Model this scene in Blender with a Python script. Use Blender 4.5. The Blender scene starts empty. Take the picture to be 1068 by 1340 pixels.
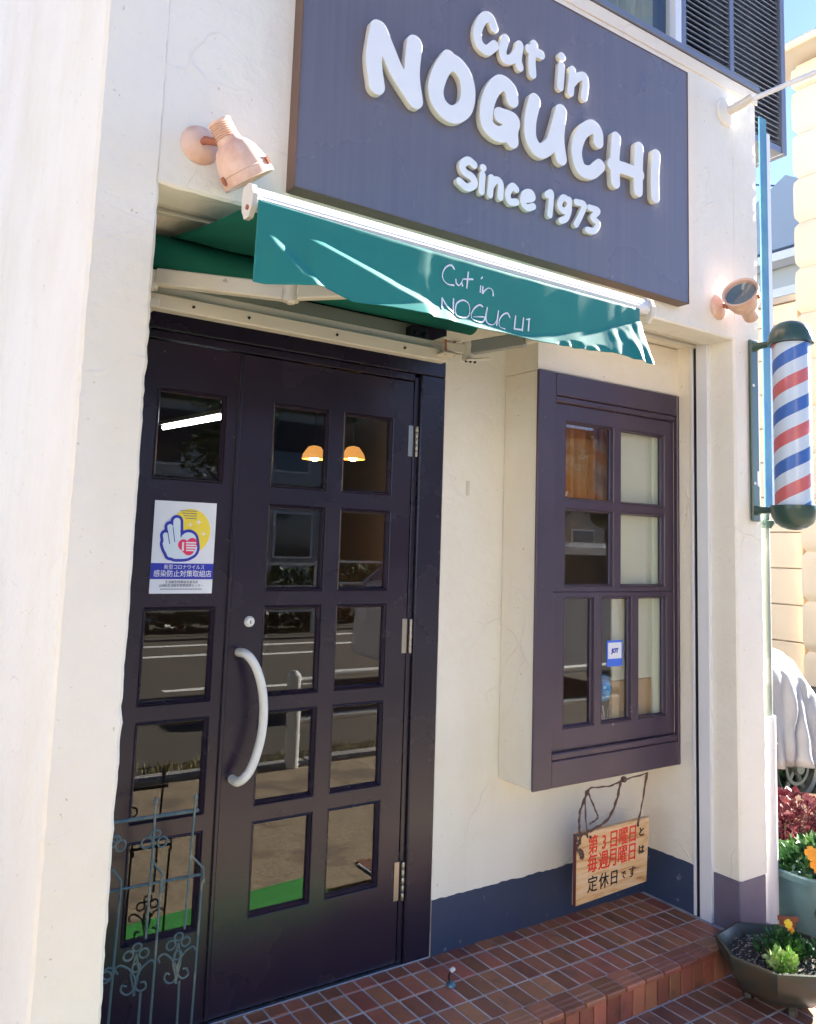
import bpy, bmesh, math, random
import numpy as np
from mathutils import Vector, Matrix, noise as mnoise
random.seed(7)
sc = bpy.context.scene
C = sc.collection
R = math.radians

# ------------------------------------------------------------------ camera
cam = bpy.data.cameras.new('camera'); camo = bpy.data.objects.new('camera', cam); C.objects.link(camo)
rx, ry, rz = 0.1137, 0.0329, -0.5931
fwd = Vector((-math.sin(rz)*math.cos(rx), math.cos(rz)*math.cos(rx), math.sin(rx)))
right = Vector((math.cos(rz), math.sin(rz), 0)); up = right.cross(fwd)
right, up = right*math.cos(ry)+up*math.sin(ry), -right*math.sin(ry)+up*math.cos(ry)
m = Matrix((right, up, -fwd)).transposed().to_4x4(); m.translation = Vector((-1.7937, -2.428, 1.4111))
camo.matrix_world = m
cam.sensor_fit = 'HORIZONTAL'; cam.sensor_width = 36; cam.lens = 1076.2/1068*36
cam.shift_y = -80.64/1068; cam.clip_start = .05; cam.clip_end = 1000
sc.camera = camo
# ------------------------------------------------------------------ light
w = bpy.data.worlds.new('World'); sc.world = w; w.use_nodes = True
nt = w.node_tree; sky = nt.nodes.new('ShaderNodeTexSky'); sky.sky_type = 'NISHITA'; sky.sun_disc = False
sky.sun_elevation = R(25.5); sky.sun_rotation = R(89.6)
sky.air_density = .45; sky.dust_density = .15; sky.ozone_density = 3.0
nt.links.new(sky.outputs[0], nt.nodes['Background'].inputs[0]); nt.nodes['Background'].inputs[1].default_value = .06
sun = bpy.data.lights.new('sun', 'SUN'); sun.energy = 5; sun.angle = R(.5); sun.color = (1, .93, .82)
suno = bpy.data.objects.new('sun', sun); C.objects.link(suno)
sd = Vector((math.cos(R(25.5))*math.sin(R(89.6)), math.cos(R(25.5))*math.cos(R(89.6)), math.sin(R(25.5))))
suno.rotation_euler = sd.to_track_quat('Z', 'Y').to_euler()
suno.location = (6, -6, 8)
vs = sc.view_settings; vs.view_transform = 'Standard'; vs.look = 'None'; vs.gamma = 1; vs.use_curve_mapping = False
vs.exposure = 3.2

# ------------------------------------------------------------------ helpers
def tag(o, label=None, cat=None, group=None, kind=None):
    if label: o['label'] = label
    if cat: o['category'] = cat
    if group: o['group'] = group
    if kind: o['kind'] = kind
    return o
def empty(name, loc=(0, 0, 0), label=None, cat=None, group=None, kind=None):
    o = bpy.data.objects.new(name, None); C.objects.link(o); o.location = loc; o.empty_display_size = .1
    return tag(o, label, cat, group, kind)
def link(name, me, mat=None, parent=None, smooth=False):
    o = bpy.data.objects.new(name, me); C.objects.link(o)
    if mat is not None:
        me.materials.clear(); me.materials.append(mat)
    if parent is not None:
        o.parent = parent
        loc = Vector((0, 0, 0)); p = parent
        while p is not None: loc += p.location; p = p.parent
        o.location = -loc          # parts are modelled in world coordinates
    if smooth:
        for p in me.polygons: p.use_smooth = True
    return o
class MB:
    def __init__(s): s.bm = bmesh.new()
    def box(s, x0, x1, y0, y1, z0, z1, bev=0.0, mat=None):
        r = bmesh.ops.create_cube(s.bm, size=1)
        vs_ = r['verts']
        for v in vs_:
            v.co = Vector(((x0+x1)/2+v.co.x*(x1-x0), (y0+y1)/2+v.co.y*(y1-y0), (z0+z1)/2+v.co.z*(z1-z0)))
        if bev:
            ed = list({e for v in vs_ for e in v.link_edges})
            r2 = bmesh.ops.bevel(s.bm, geom=ed, offset=bev, segments=1, affect='EDGES'); 
        return s
    def obox(s, p0, p1, wid, hei, upv=(0, 0, 1), bev=0):
        p0 = Vector(p0); p1 = Vector(p1); d = (p1-p0); L = d.length; d.normalize()
        sx = d.cross(Vector(upv)).normalized(); u = sx.cross(d)
        vs_ = []
        for t in (0, L):
            for a, b in ((-1, -1), (1, -1), (1, 1), (-1, 1)):
                vs_.append(s.bm.verts.new(p0+d*t+sx*a*wid/2+u*b*hei/2))
        fs = [(3, 2, 1, 0), (4, 5, 6, 7), (0, 1, 5, 4), (1, 2, 6, 5), (2, 3, 7, 6), (3, 0, 4, 7)]
        fc = [s.bm.faces.new([vs_[i] for i in f]) for f in fs]
        if bev: bmesh.ops.bevel(s.bm, geom=list({e for f in fc for e in f.edges}), offset=bev, segments=1, affect='EDGES')
        return s
    def tube(s, pts, r, n=8, caps=True, closed=False):
        pts = [Vector(p) for p in pts]; rs = r if isinstance(r, (list, tuple)) else [r]*len(pts)
        rings = []; nrm = None; N = len(pts)
        for i, p in enumerate(pts):
            a = pts[(i-1) % N] if (closed or i > 0) else p; b = pts[(i+1) % N] if (closed or i < N-1) else p
            t = (b-a)
            if t.length < 1e-9: t = Vector((0, 0, 1))
            t.normalize()
            if nrm is None:
                q = Vector((0, 0, 1)) if abs(t.z) < .9 else Vector((1, 0, 0)); nrm = t.cross(q).normalized()
            else:
                nrm = (nrm - t*nrm.dot(t));
                if nrm.length < 1e-6: nrm = t.orthogonal()
                nrm.normalize()
            bn = t.cross(nrm)
            rings.append([s.bm.verts.new(p+(nrm*math.cos(2*math.pi*k/n)+bn*math.sin(2*math.pi*k/n))*rs[i]) for k in range(n)])
        for i in range(N if closed else N-1):
            A = rings[i]; B = rings[(i+1) % N]
            for k in range(n): s.bm.faces.new((A[k], A[(k+1) % n], B[(k+1) % n], B[k]))
        if caps and not closed:
            s.bm.faces.new(rings[0][::-1]); s.bm.faces.new(rings[-1])
        return s
    def lathe(s, prof, center, axis=(0, 0, 1), n=24, ang0=0, sx=1):
        # prof: list of (radius, height along axis)
        ax = Vector(axis).normalized(); e1 = ax.orthogonal().normalized(); e2 = ax.cross(e1); c = Vector(center)
        if abs(ax.z) > .999: e1 = Vector((1, 0, 0)); e2 = Vector((0, 1, 0)) if ax.z > 0 else Vector((0, -1, 0))
        rings = []
        for r_, h in prof:
            if r_ < 1e-6: rings.append([s.bm.verts.new(c+ax*h)])
            else: rings.append([s.bm.verts.new(c+ax*h+(e1*math.cos(ang0+2*math.pi*k/n)*sx+e2*math.sin(ang0+2*math.pi*k/n))*r_) for k in range(n)])
        for A, B in zip(rings[:-1], rings[1:]):
            for k in range(n):
                a0 = A[k % len(A)]; a1 = A[(k+1) % len(A)]; b0 = B[k % len(B)]; b1 = B[(k+1) % len(B)]
                q = []
                for v in (a0, a1, b1, b0):
                    if v not in q: q.append(v)
                if len(q) >= 3: s.bm.faces.new(q)
        return s
    def poly(s, pts):
        s.bm.faces.new([s.bm.verts.new(p) for p in pts]); return s
    def prism(s, pts, off):
        off = Vector(off); a = [s.bm.verts.new(p) for p in pts]; b = [s.bm.verts.new(Vector(p)+off) for p in pts]; n = len(a)
        s.bm.faces.new(a); s.bm.faces.new(b[::-1])
        for i in range(n): s.bm.faces.new((a[i], b[i], b[(i+1) % n], a[(i+1) % n]))
        return s
    def build(s, name, mat, parent=None, smooth=False, label=None, kind=None, fix=True):
        if fix: bmesh.ops.recalc_face_normals(s.bm, faces=s.bm.faces)
        me = bpy.data.meshes.new(name); s.bm.to_mesh(me); s.bm.free()
        o = link(name, me, mat, parent, False)
        if smooth:
            for p in me.polygons: p.use_smooth = True
            try: me.set_sharp_from_angle(angle=R(38))
            except Exception: pass
        if label: o['label'] = label
        if kind: o['kind'] = kind
        return o
def box(name, x0, x1, y0, y1, z0, z1, mat, parent=None, bev=0.0, label=None, kind=None):
    return MB().box(x0, x1, y0, y1, z0, z1, bev).build(name, mat, parent, label=label, kind=kind)

# ------------------------------------------------------------------ materials
def node(nt, t, **k):
    n = nt.nodes.new(t)
    for a, b in k.items():
        if a == 'inp':
            for i, v in b.items(): n.inputs[i].default_value = v
        else: setattr(n, a, b)
    return n
def M(name, col, rough=.6, metal=0, spec=.5, bump=None, vary=None, rnd=0, trans=0, coat=0, emit=None, dirt=None, rough2=None):
    """bump=(scale,strength,dist); vary=(scale,colour2,lo,hi); rnd = per-object value variation; dirt=(scale,colour,lo,hi)"""
    mt = bpy.data.materials.new(name); mt.use_nodes = True; nt = mt.node_tree; P = nt.nodes['Principled BSDF']; L = nt.links
    P.inputs['Base Color'].default_value = (*col, 1); P.inputs['Roughness'].default_value = rough; P.inputs['Metallic'].default_value = metal
    P.inputs['Specular IOR Level'].default_value = spec
    if coat: P.inputs['Coat Weight'].default_value = coat; P.inputs['Coat Roughness'].default_value = .15
    if trans: P.inputs['Transmission Weight'].default_value = trans
    if emit: P.inputs['Emission Color'].default_value = (*emit[0], 1); P.inputs['Emission Strength'].default_value = emit[1]
    geo = node(nt, 'ShaderNodeNewGeometry')
    cur = None
    def mixin(fac, c2):
        nonlocal cur
        mx = node(nt, 'ShaderNodeMix', data_type='RGBA'); L.new(fac, mx.inputs[0])
        if cur is None: mx.inputs[6].default_value = (*col, 1)
        else: L.new(cur, mx.inputs[6])
        mx.inputs[7].default_value = (*c2, 1); cur = mx.outputs[2]
    for v in (vary, dirt):
        if v:
            nz = node(nt, 'ShaderNodeTexNoise', inp={'Scale': v[0], 'Detail': 6, 'Roughness': .6}); L.new(geo.outputs['Position'], nz.inputs['Vector'])
            mr = node(nt, 'ShaderNodeMapRange', inp={1: v[2], 2: v[3]}); L.new(nz.outputs[0], mr.inputs[0]); mixin(mr.outputs[0], v[1])
    if rnd:
        oi = node(nt, 'ShaderNodeObjectInfo'); hs = node(nt, 'ShaderNodeHueSaturation')
        mr = node(nt, 'ShaderNodeMapRange', inp={1: 0, 2: 1, 3: 1-rnd, 4: 1+rnd}); L.new(oi.outputs['Random'], mr.inputs[0]); L.new(mr.outputs[0], hs.inputs['Value'])
        ml = node(nt, 'ShaderNodeMath', operation='MULTIPLY', inp={1: 7.31}); fr = node(nt, 'ShaderNodeMath', operation='FRACT'); L.new(oi.outputs['Random'], ml.inputs[0]); L.new(ml.outputs[0], fr.inputs[0])
        m2 = node(nt, 'ShaderNodeMapRange', inp={1: 0, 2: 1, 3: .5-rnd*.04, 4: .5+rnd*.04}); L.new(fr.outputs[0], m2.inputs[0]); L.new(m2.outputs[0], hs.inputs['Hue'])
        if cur is None: hs.inputs['Color'].default_value = (*col, 1)
        else: L.new(cur, hs.inputs['Color'])
        cur = hs.outputs[0]
    if cur is not None: L.new(cur, P.inputs['Base Color'])
    if rough2:
        nz = node(nt, 'ShaderNodeTexNoise', inp={'Scale': rough2[0], 'Detail': 5}); L.new(geo.outputs['Position'], nz.inputs['Vector'])
        mr = node(nt, 'ShaderNodeMapRange', inp={1: .35, 2: .7, 3: rough2[1], 4: rough2[2]}); L.new(nz.outputs[0], mr.inputs[0]); L.new(mr.outputs[0], P.inputs['Roughness'])
    if bump:
        nz = node(nt, 'ShaderNodeTexNoise', inp={'Scale': bump[0], 'Detail': 5}); L.new(geo.outputs['Position'], nz.inputs['Vector'])
        bp = node(nt, 'ShaderNodeBump', inp={'Strength': bump[1], 'Distance': bump[2]}); L.new(nz.outputs[0], bp.inputs['Height']); L.new(bp.outputs[0], P.inputs['Normal'])
    return mt
def stucco(name, col, c2):
    mt = bpy.data.materials.new(name); mt.use_nodes = True; nt = mt.node_tree; P = nt.nodes['Principled BSDF']; L = nt.links
    P.inputs['Roughness'].default_value = .75; P.inputs['Specular IOR Level'].default_value = .3
    g = node(nt, 'ShaderNodeNewGeometry')
    n1 = node(nt, 'ShaderNodeTexNoise', inp={'Scale': 1.7, 'Detail': 7, 'Roughness': .62}); L.new(g.outputs['Position'], n1.inputs[0])
    mr = node(nt, 'ShaderNodeMapRange', inp={1: .42, 2: .72}); L.new(n1.outputs[0], mr.inputs[0])
    mx = node(nt, 'ShaderNodeMix', data_type='RGBA'); L.new(mr.outputs[0], mx.inputs[0]); mx.inputs[6].default_value = (*col, 1); mx.inputs[7].default_value = (*c2, 1)
    # sparse grime specks
    n4 = node(nt, 'ShaderNodeTexNoise', inp={'Scale': 55, 'Detail': 2}); L.new(g.outputs['Position'], n4.inputs[0])
    m4 = node(nt, 'ShaderNodeMapRange', inp={1: .72, 2: .80}); L.new(n4.outputs[0], m4.inputs[0])
    mx2 = node(nt, 'ShaderNodeMix', data_type='RGBA'); L.new(m4.outputs[0], mx2.inputs[0]); L.new(mx.outputs[2], mx2.inputs[6]); mx2.inputs[7].default_value = (col[0]*.62, col[1]*.55, col[2]*.48, 1)
    mpp = node(nt, 'ShaderNodeMapping', inp={'Scale': (9, 9, .7)}); L.new(g.outputs['Position'], mpp.inputs[0]); n7 = node(nt, 'ShaderNodeTexNoise', inp={'Scale': 1.3, 'Detail': 5}); L.new(mpp.outputs[0], n7.inputs[0])
    m7 = node(nt, 'ShaderNodeMapRange', inp={1: .5, 2: .85, 3: 0, 4: .16}); L.new(n7.outputs[0], m7.inputs[0]); mx3 = node(nt, 'ShaderNodeMix', data_type='RGBA'); L.new(m7.outputs[0], mx3.inputs[0]); L.new(mx2.outputs[2], mx3.inputs[6]); mx3.inputs[7].default_value = (col[0]*.80, col[1]*.74, col[2]*.64, 1)
    L.new(mx3.outputs[2], P.inputs['Base Color'])
    # trowel arcs : warped voronoi edges, only in patches
    n2 = node(nt, 'ShaderNodeTexNoise', inp={'Scale': 3.0, 'Detail': 3}); L.new(g.outputs['Position'], n2.inputs[0])
    mxv = node(nt, 'ShaderNodeMix', data_type='RGBA', inp={0: .22}); L.new(g.outputs['Position'], mxv.inputs[6]); L.new(n2.outputs['Color'], mxv.inputs[7])
    vo = node(nt, 'ShaderNodeTexVoronoi', feature='DISTANCE_TO_EDGE', inp={'Scale': 5.2}); L.new(mxv.outputs[2], vo.inputs['Vector'])
    m3 = node(nt, 'ShaderNodeMapRange', inp={1: 0, 2: .022, 3: 1, 4: 0}); L.new(vo.outputs['Distance'], m3.inputs[0])
    n5 = node(nt, 'ShaderNodeTexNoise', inp={'Scale': 2.3, 'Detail': 1}); L.new(g.outputs['Position'], n5.inputs[0])
    m5 = node(nt, 'ShaderNodeMapRange', inp={1: .5, 2: .62}); L.new(n5.outputs[0], m5.inputs[0])
    mu = node(nt, 'ShaderNodeMath', operation='MULTIPLY'); L.new(m3.outputs[0], mu.inputs[0]); L.new(m5.outputs[0], mu.inputs[1])
    n3 = node(nt, 'ShaderNodeTexNoise', inp={'Scale': 22, 'Detail': 5, 'Roughness': .55}); L.new(g.outputs['Position'], n3.inputs[0])
    n6 = node(nt, 'ShaderNodeTexNoise', inp={'Scale': 130, 'Detail': 3}); L.new(g.outputs['Position'], n6.inputs[0])
    a1 = node(nt, 'ShaderNodeMath', operation='MULTIPLY_ADD', inp={1: .38}); L.new(mu.outputs[0], a1.inputs[0]); L.new(n3.outputs[0], a1.inputs[2])
    a2 = node(nt, 'ShaderNodeMath', operation='MULTIPLY_ADD', inp={1: .12}); L.new(n6.outputs[0], a2.inputs[0]); L.new(a1.outputs[0], a2.inputs[2])
    b = node(nt, 'ShaderNodeBump', inp={'Strength': .75, 'Distance': .007}); L.new(a2.outputs[0], b.inputs['Height']); L.new(b.outputs[0], P.inputs['Normal'])
    return mt
def glass_mat(name, ior=1.9, tint=(.85, .9, .9)):
    mt = bpy.data.materials.new(name); mt.use_nodes = True; nt = mt.node_tree; L = nt.links
    nt.nodes.remove(nt.nodes['Principled BSDF']); out = nt.nodes['Material Output']
    g = node(nt, 'ShaderNodeBsdfGlossy', inp={'Roughness': .0}); t = node(nt, 'ShaderNodeBsdfTransparent'); t.inputs[0].default_value = (*tint, 1)
    fr = node(nt, 'ShaderNodeFresnel', inp={'IOR': ior}); mx = node(nt, 'ShaderNodeMixShader')
    gm = node(nt, 'ShaderNodeNewGeometry'); inv = node(nt, 'ShaderNodeMath', operation='SUBTRACT', inp={0: 1}); L.new(gm.outputs['Backfacing'], inv.inputs[1])
    ml = node(nt, 'ShaderNodeMath', operation='MULTIPLY'); L.new(inv.outputs[0], ml.inputs[0]); L.new(fr.outputs[0], ml.inputs[1])
    L.new(ml.outputs[0], mx.inputs[0]); L.new(t.outputs[0], mx.inputs[1]); L.new(g.outputs[0], mx.inputs[2]); L.new(mx.outputs[0], out.inputs[0])
    return mt
MT = {}
MT['stucco'] = stucco('white_stucco', (.81, .785, .715), (.75, .71, .615))
MT['stucco_cream'] = stucco('cream_stucco', (.82, .76, .66), (.78, .69, .56))
MT['navy'] = M('navy_base_paint', (.030, .050, .105), .55, bump=(14, .5, .004), vary=(3, (.045, .06, .11), .4, .7), dirt=(24, (.20, .22, .27), .66, .72))
MT['violet'] = M('faded_violet_base_paint', (.115, .10, .15), .6, bump=(14, .5, .004), vary=(3, (.16, .14, .19), .4, .7), dirt=(40, (.3, .3, .34), .7, .78))
MT['door'] = M('dark_plum_door_paint', (.027, .015, .029), .24, spec=.5, bump=(9, .16, .004), vary=(1.3, (.012, .012, .027), .25, .8), dirt=(45, (.09, .08, .10), .70, .78), rough2=(3, .20, .34))
MT['frame'] = M('dark_plum_frame_paint', (.017, .013, .028), .25, spec=.5, rough2=(3, .20, .34), bump=(12, .15, .004), dirt=(60, (.14, .12, .14), .74, .8))
MT['winpaint'] = M('plum_window_paint', (.070, .042, .066), .33, bump=(16, .25, .003), vary=(2, (.040, .032, .058), .25, .8), dirt=(38, (.22, .19, .22), .69, .75), rough2=(3, .28, .42))
MT['glass'] = glass_mat('pane_glass', 1.9, (.95, .97, .96)); 
MT['tile'] = M('terracotta_tile', (.34, .125, .070), .45, bump=(120, .25, .001), vary=(9, (.27, .10, .06), .4, .7), rnd=.32, dirt=(11, (.15, .08, .06), .56, .72))
MT['grout'] = M('grey_grout', (.50, .51, .53), .9, bump=(200, .4, .001), vary=(6, (.20, .22, .25), .45, .70))
MT['signpanel'] = M('brown_grey_sign_panel', (.145, .130, .155), .28, spec=.5, vary=(.9, (.115, .115, .165), .25, .8), bump=(5, .06, .01), rough2=(2, .24, .34))
MT['signedge'] = M('brown_sign_edge', (.13, .075, .05), .45)
MT['letter'] = M('white_foam_letter', (.78, .80, .82), .5, bump=(60, .1, .001))
MT['letter_side'] = M('cream_letter_side', (.70, .66, .56), .6)
MT['metalwhite'] = M('off_white_powder_coat', (.62, .58, .50), .4, bump=(60, .1, .001), dirt=(25, (.30, .24, .18), .66, .76))
MT['bar'] = M('silver_white_bar', (.72, .73, .77), .35, spec=.5)
MT['dark'] = M('dark_bolt_metal', (.03, .03, .035), .4, .6)
MT['steel'] = M('brushed_steel', (.6, .6, .58), .28, 1)
MT['brass'] = M('worn_brass_grey_hinge', (.42, .38, .33), .35, .9)
def fabric_mat(name, col, tr=.25):
    mt = M(name, col, .8, spec=.2, bump=(400, .12, .001), vary=(5, (col[0]*1.1, col[1]*.9, col[2]*.92), .4, .7)); nt = mt.node_tree; L = nt.links
    P = nt.nodes['Principled BSDF']; out = nt.nodes['Material Output']; t = node(nt, 'ShaderNodeBsdfTranslucent'); t.inputs[0].default_value = (col[0], col[1], col[2], 1)
    mx = node(nt, 'ShaderNodeMixShader', inp={0: tr}); L.new(P.outputs[0], mx.inputs[1]); L.new(t.outputs[0], mx.inputs[2]); L.new(mx.outputs[0], out.inputs[0]); return mt
MT['green'] = fabric_mat('green_awning_cloth', (.012, .16, .125))
MT['teal'] = fabric_mat('teal_valence_cloth', (.009, .215, .195), .12)
P_ = MT['teal'].node_tree.nodes['Principled BSDF']; P_.inputs['Roughness'].default_value = .6; P_.inputs['Specular IOR Level'].default_value = .5
MT['script'] = M('pale_script_print', (.62, .68, .80), .6)
MT['salmon'] = M('faded_salmon_lamp', (.72, .50, .40), .5, bump=(40, .15, .002), vary=(18, (.60, .34, .24), .45, .7))
MT['rust'] = M('rusty_lamp_joint', (.35, .12, .07), .7, bump=(90, .4, .002))
MT['lens'] = M('dark_lamp_lens', (.10, .14, .16), .12, spec=.8)
MT['polegreen'] = M('dark_green_enamel', (.035, .075, .065), .3, bump=(30, .1, .002))
MT['ironwork'] = M('verdigris_grey_iron', (.065, .12, .15), .5, .3, bump=(90, .3, .001), vary=(12, (.22, .24, .22), .5, .7))
MT['handle'] = M('white_pull_handle', (.70, .73, .74), .3, bump=(10, .05, .002))
MT['pine'] = M('knotty_pine_board', (.62, .42, .22), .55)
MT['twine'] = M('brown_twine', (.12, .065, .05), .9, bump=(300, .8, .002))
MT['redink'] = M('red_paint_lettering', (.75, .03, .02), .5)
MT['blackink'] = M('black_paint_lettering', (.012, .012, .012), .5)
MT['paper'] = M('white_paper', (.72, .76, .84), .5)
MT['blueprint'] = M('blue_print', (.02, .03, .42), .5)
MT['yellowprint'] = M('yellow_print', (.85, .68, .06), .5)
MT['pinkprint'] = M('crimson_print', (.75, .03, .13), .5)
MT['greyprint'] = M('grey_print', (.12, .13, .18), .5)
MT['asphalt'] = M('asphalt', (.045, .042, .036), .9, bump=(150, .5, .004), vary=(120, (.11, .09, .065), .45, .6))
MT['pavement'] = M('tan_pavement', (.33, .26, .165), .9, bump=(260, .15, .002), vary=(70, (.17, .13, .085), .42, .58), dirt=(3.5, (.15, .115, .08), .52, .62))
MT['white'] = M('white_road_paint', (.7, .7, .66), .7)
MT['concrete'] = M('concrete', (.30, .29, .27), .85, bump=(30, .4, .004), vary=(4, (.22, .21, .2), .4, .7))
MT['soil'] = M('dark_potting_soil', (.035, .026, .02), .95, bump=(120, 1, .01), vary=(90, (.20, .17, .13), .58, .66))
MT['siding'] = M('cream_siding', (.80, .66, .48), .7, bump=(30, .1, .003), vary=(.7, (.76, .60, .42), .4, .7))
MT['alu'] = M('brown_grey_aluminium', (.20, .21, .25), .4, .5)
MT['louvre'] = M('blue_grey_louvre', (.28, .34, .43), .4, .2)
MT['bluesign'] = M('blue_painted_board', (.05, .17, .34), .55, vary=(5, (.08, .24, .34), .4, .6))
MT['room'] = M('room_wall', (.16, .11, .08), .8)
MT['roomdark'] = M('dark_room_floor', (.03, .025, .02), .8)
MT['cloud'] = M('pale_curtain', (.45, .5, .42), .9)
def leafm(name, col, c2): return M(name, col, .5, spec=.4, vary=(14, c2, .4, .65))
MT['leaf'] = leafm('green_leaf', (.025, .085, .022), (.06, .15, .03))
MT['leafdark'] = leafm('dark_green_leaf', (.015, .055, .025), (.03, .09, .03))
MT['leafpink'] = leafm('crimson_leaf', (.085, .008, .02), (.17, .045, .05))
MT['leafpale'] = leafm('pale_green_leaf', (.16, .33, .05), (.32, .42, .16))
MT['petal_o'] = M('orange_petal', (.85, .33, .02), .5)
MT['petal_y'] = M('yellow_petal', (.85, .55, .02), .5)
MT['petal_r'] = M('crimson_petal', (.38, .01, .06), .5)
# pine grain
nt = MT['pine'].node_tree; P = nt.nodes['Principled BSDF']; g = node(nt, 'ShaderNodeNewGeometry'); mp = node(nt, 'ShaderNodeMapping', inp={'Scale': (1.6, 1, 13)})
nt.links.new(g.outputs['Position'], mp.inputs[0]); nz = node(nt, 'ShaderNodeTexNoise', inp={'Scale': 2.2, 'Detail': 4, 'Distortion': 1.8}); nt.links.new(mp.outputs[0], nz.inputs[0])
cr = node(nt, 'ShaderNodeValToRGB'); nt.links.new(nz.outputs[0], cr.inputs[0]); e = cr.color_ramp.elements
e[0].position = .30; e[0].color = (.40, .18, .06, 1); e[1].position = .62; e[1].color = (.70, .50, .30, 1); x = e.new(.45); x.color = (.66, .40, .18, 1)
nt.links.new(cr.outputs[0], P.inputs['Base Color'])

nt = MT['signpanel'].node_tree; P = nt.nodes['Principled BSDF']; g = node(nt, 'ShaderNodeNewGeometry'); mp = node(nt, 'ShaderNodeMapping', inp={'Scale': (42, 1, .9)}); nt.links.new(g.outputs['Position'], mp.inputs[0])
nz = node(nt, 'ShaderNodeTexNoise', inp={'Scale': 1.6, 'Detail': 6}); nt.links.new(mp.outputs[0], nz.inputs[0]); mr = node(nt, 'ShaderNodeMapRange', inp={1: .35, 2: .8, 3: 0, 4: .4}); nt.links.new(nz.outputs[0], mr.inputs[0])
src = P.inputs['Base Color'].links[0].from_socket; mx = node(nt, 'ShaderNodeMix', data_type='RGBA'); nt.links.new(mr.outputs[0], mx.inputs[0]); nt.links.new(src, mx.inputs[6]); mx.inputs[7].default_value = (.20, .175, .19, 1); nt.links.new(mx.outputs[2], P.inputs['Base Color'])
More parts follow.
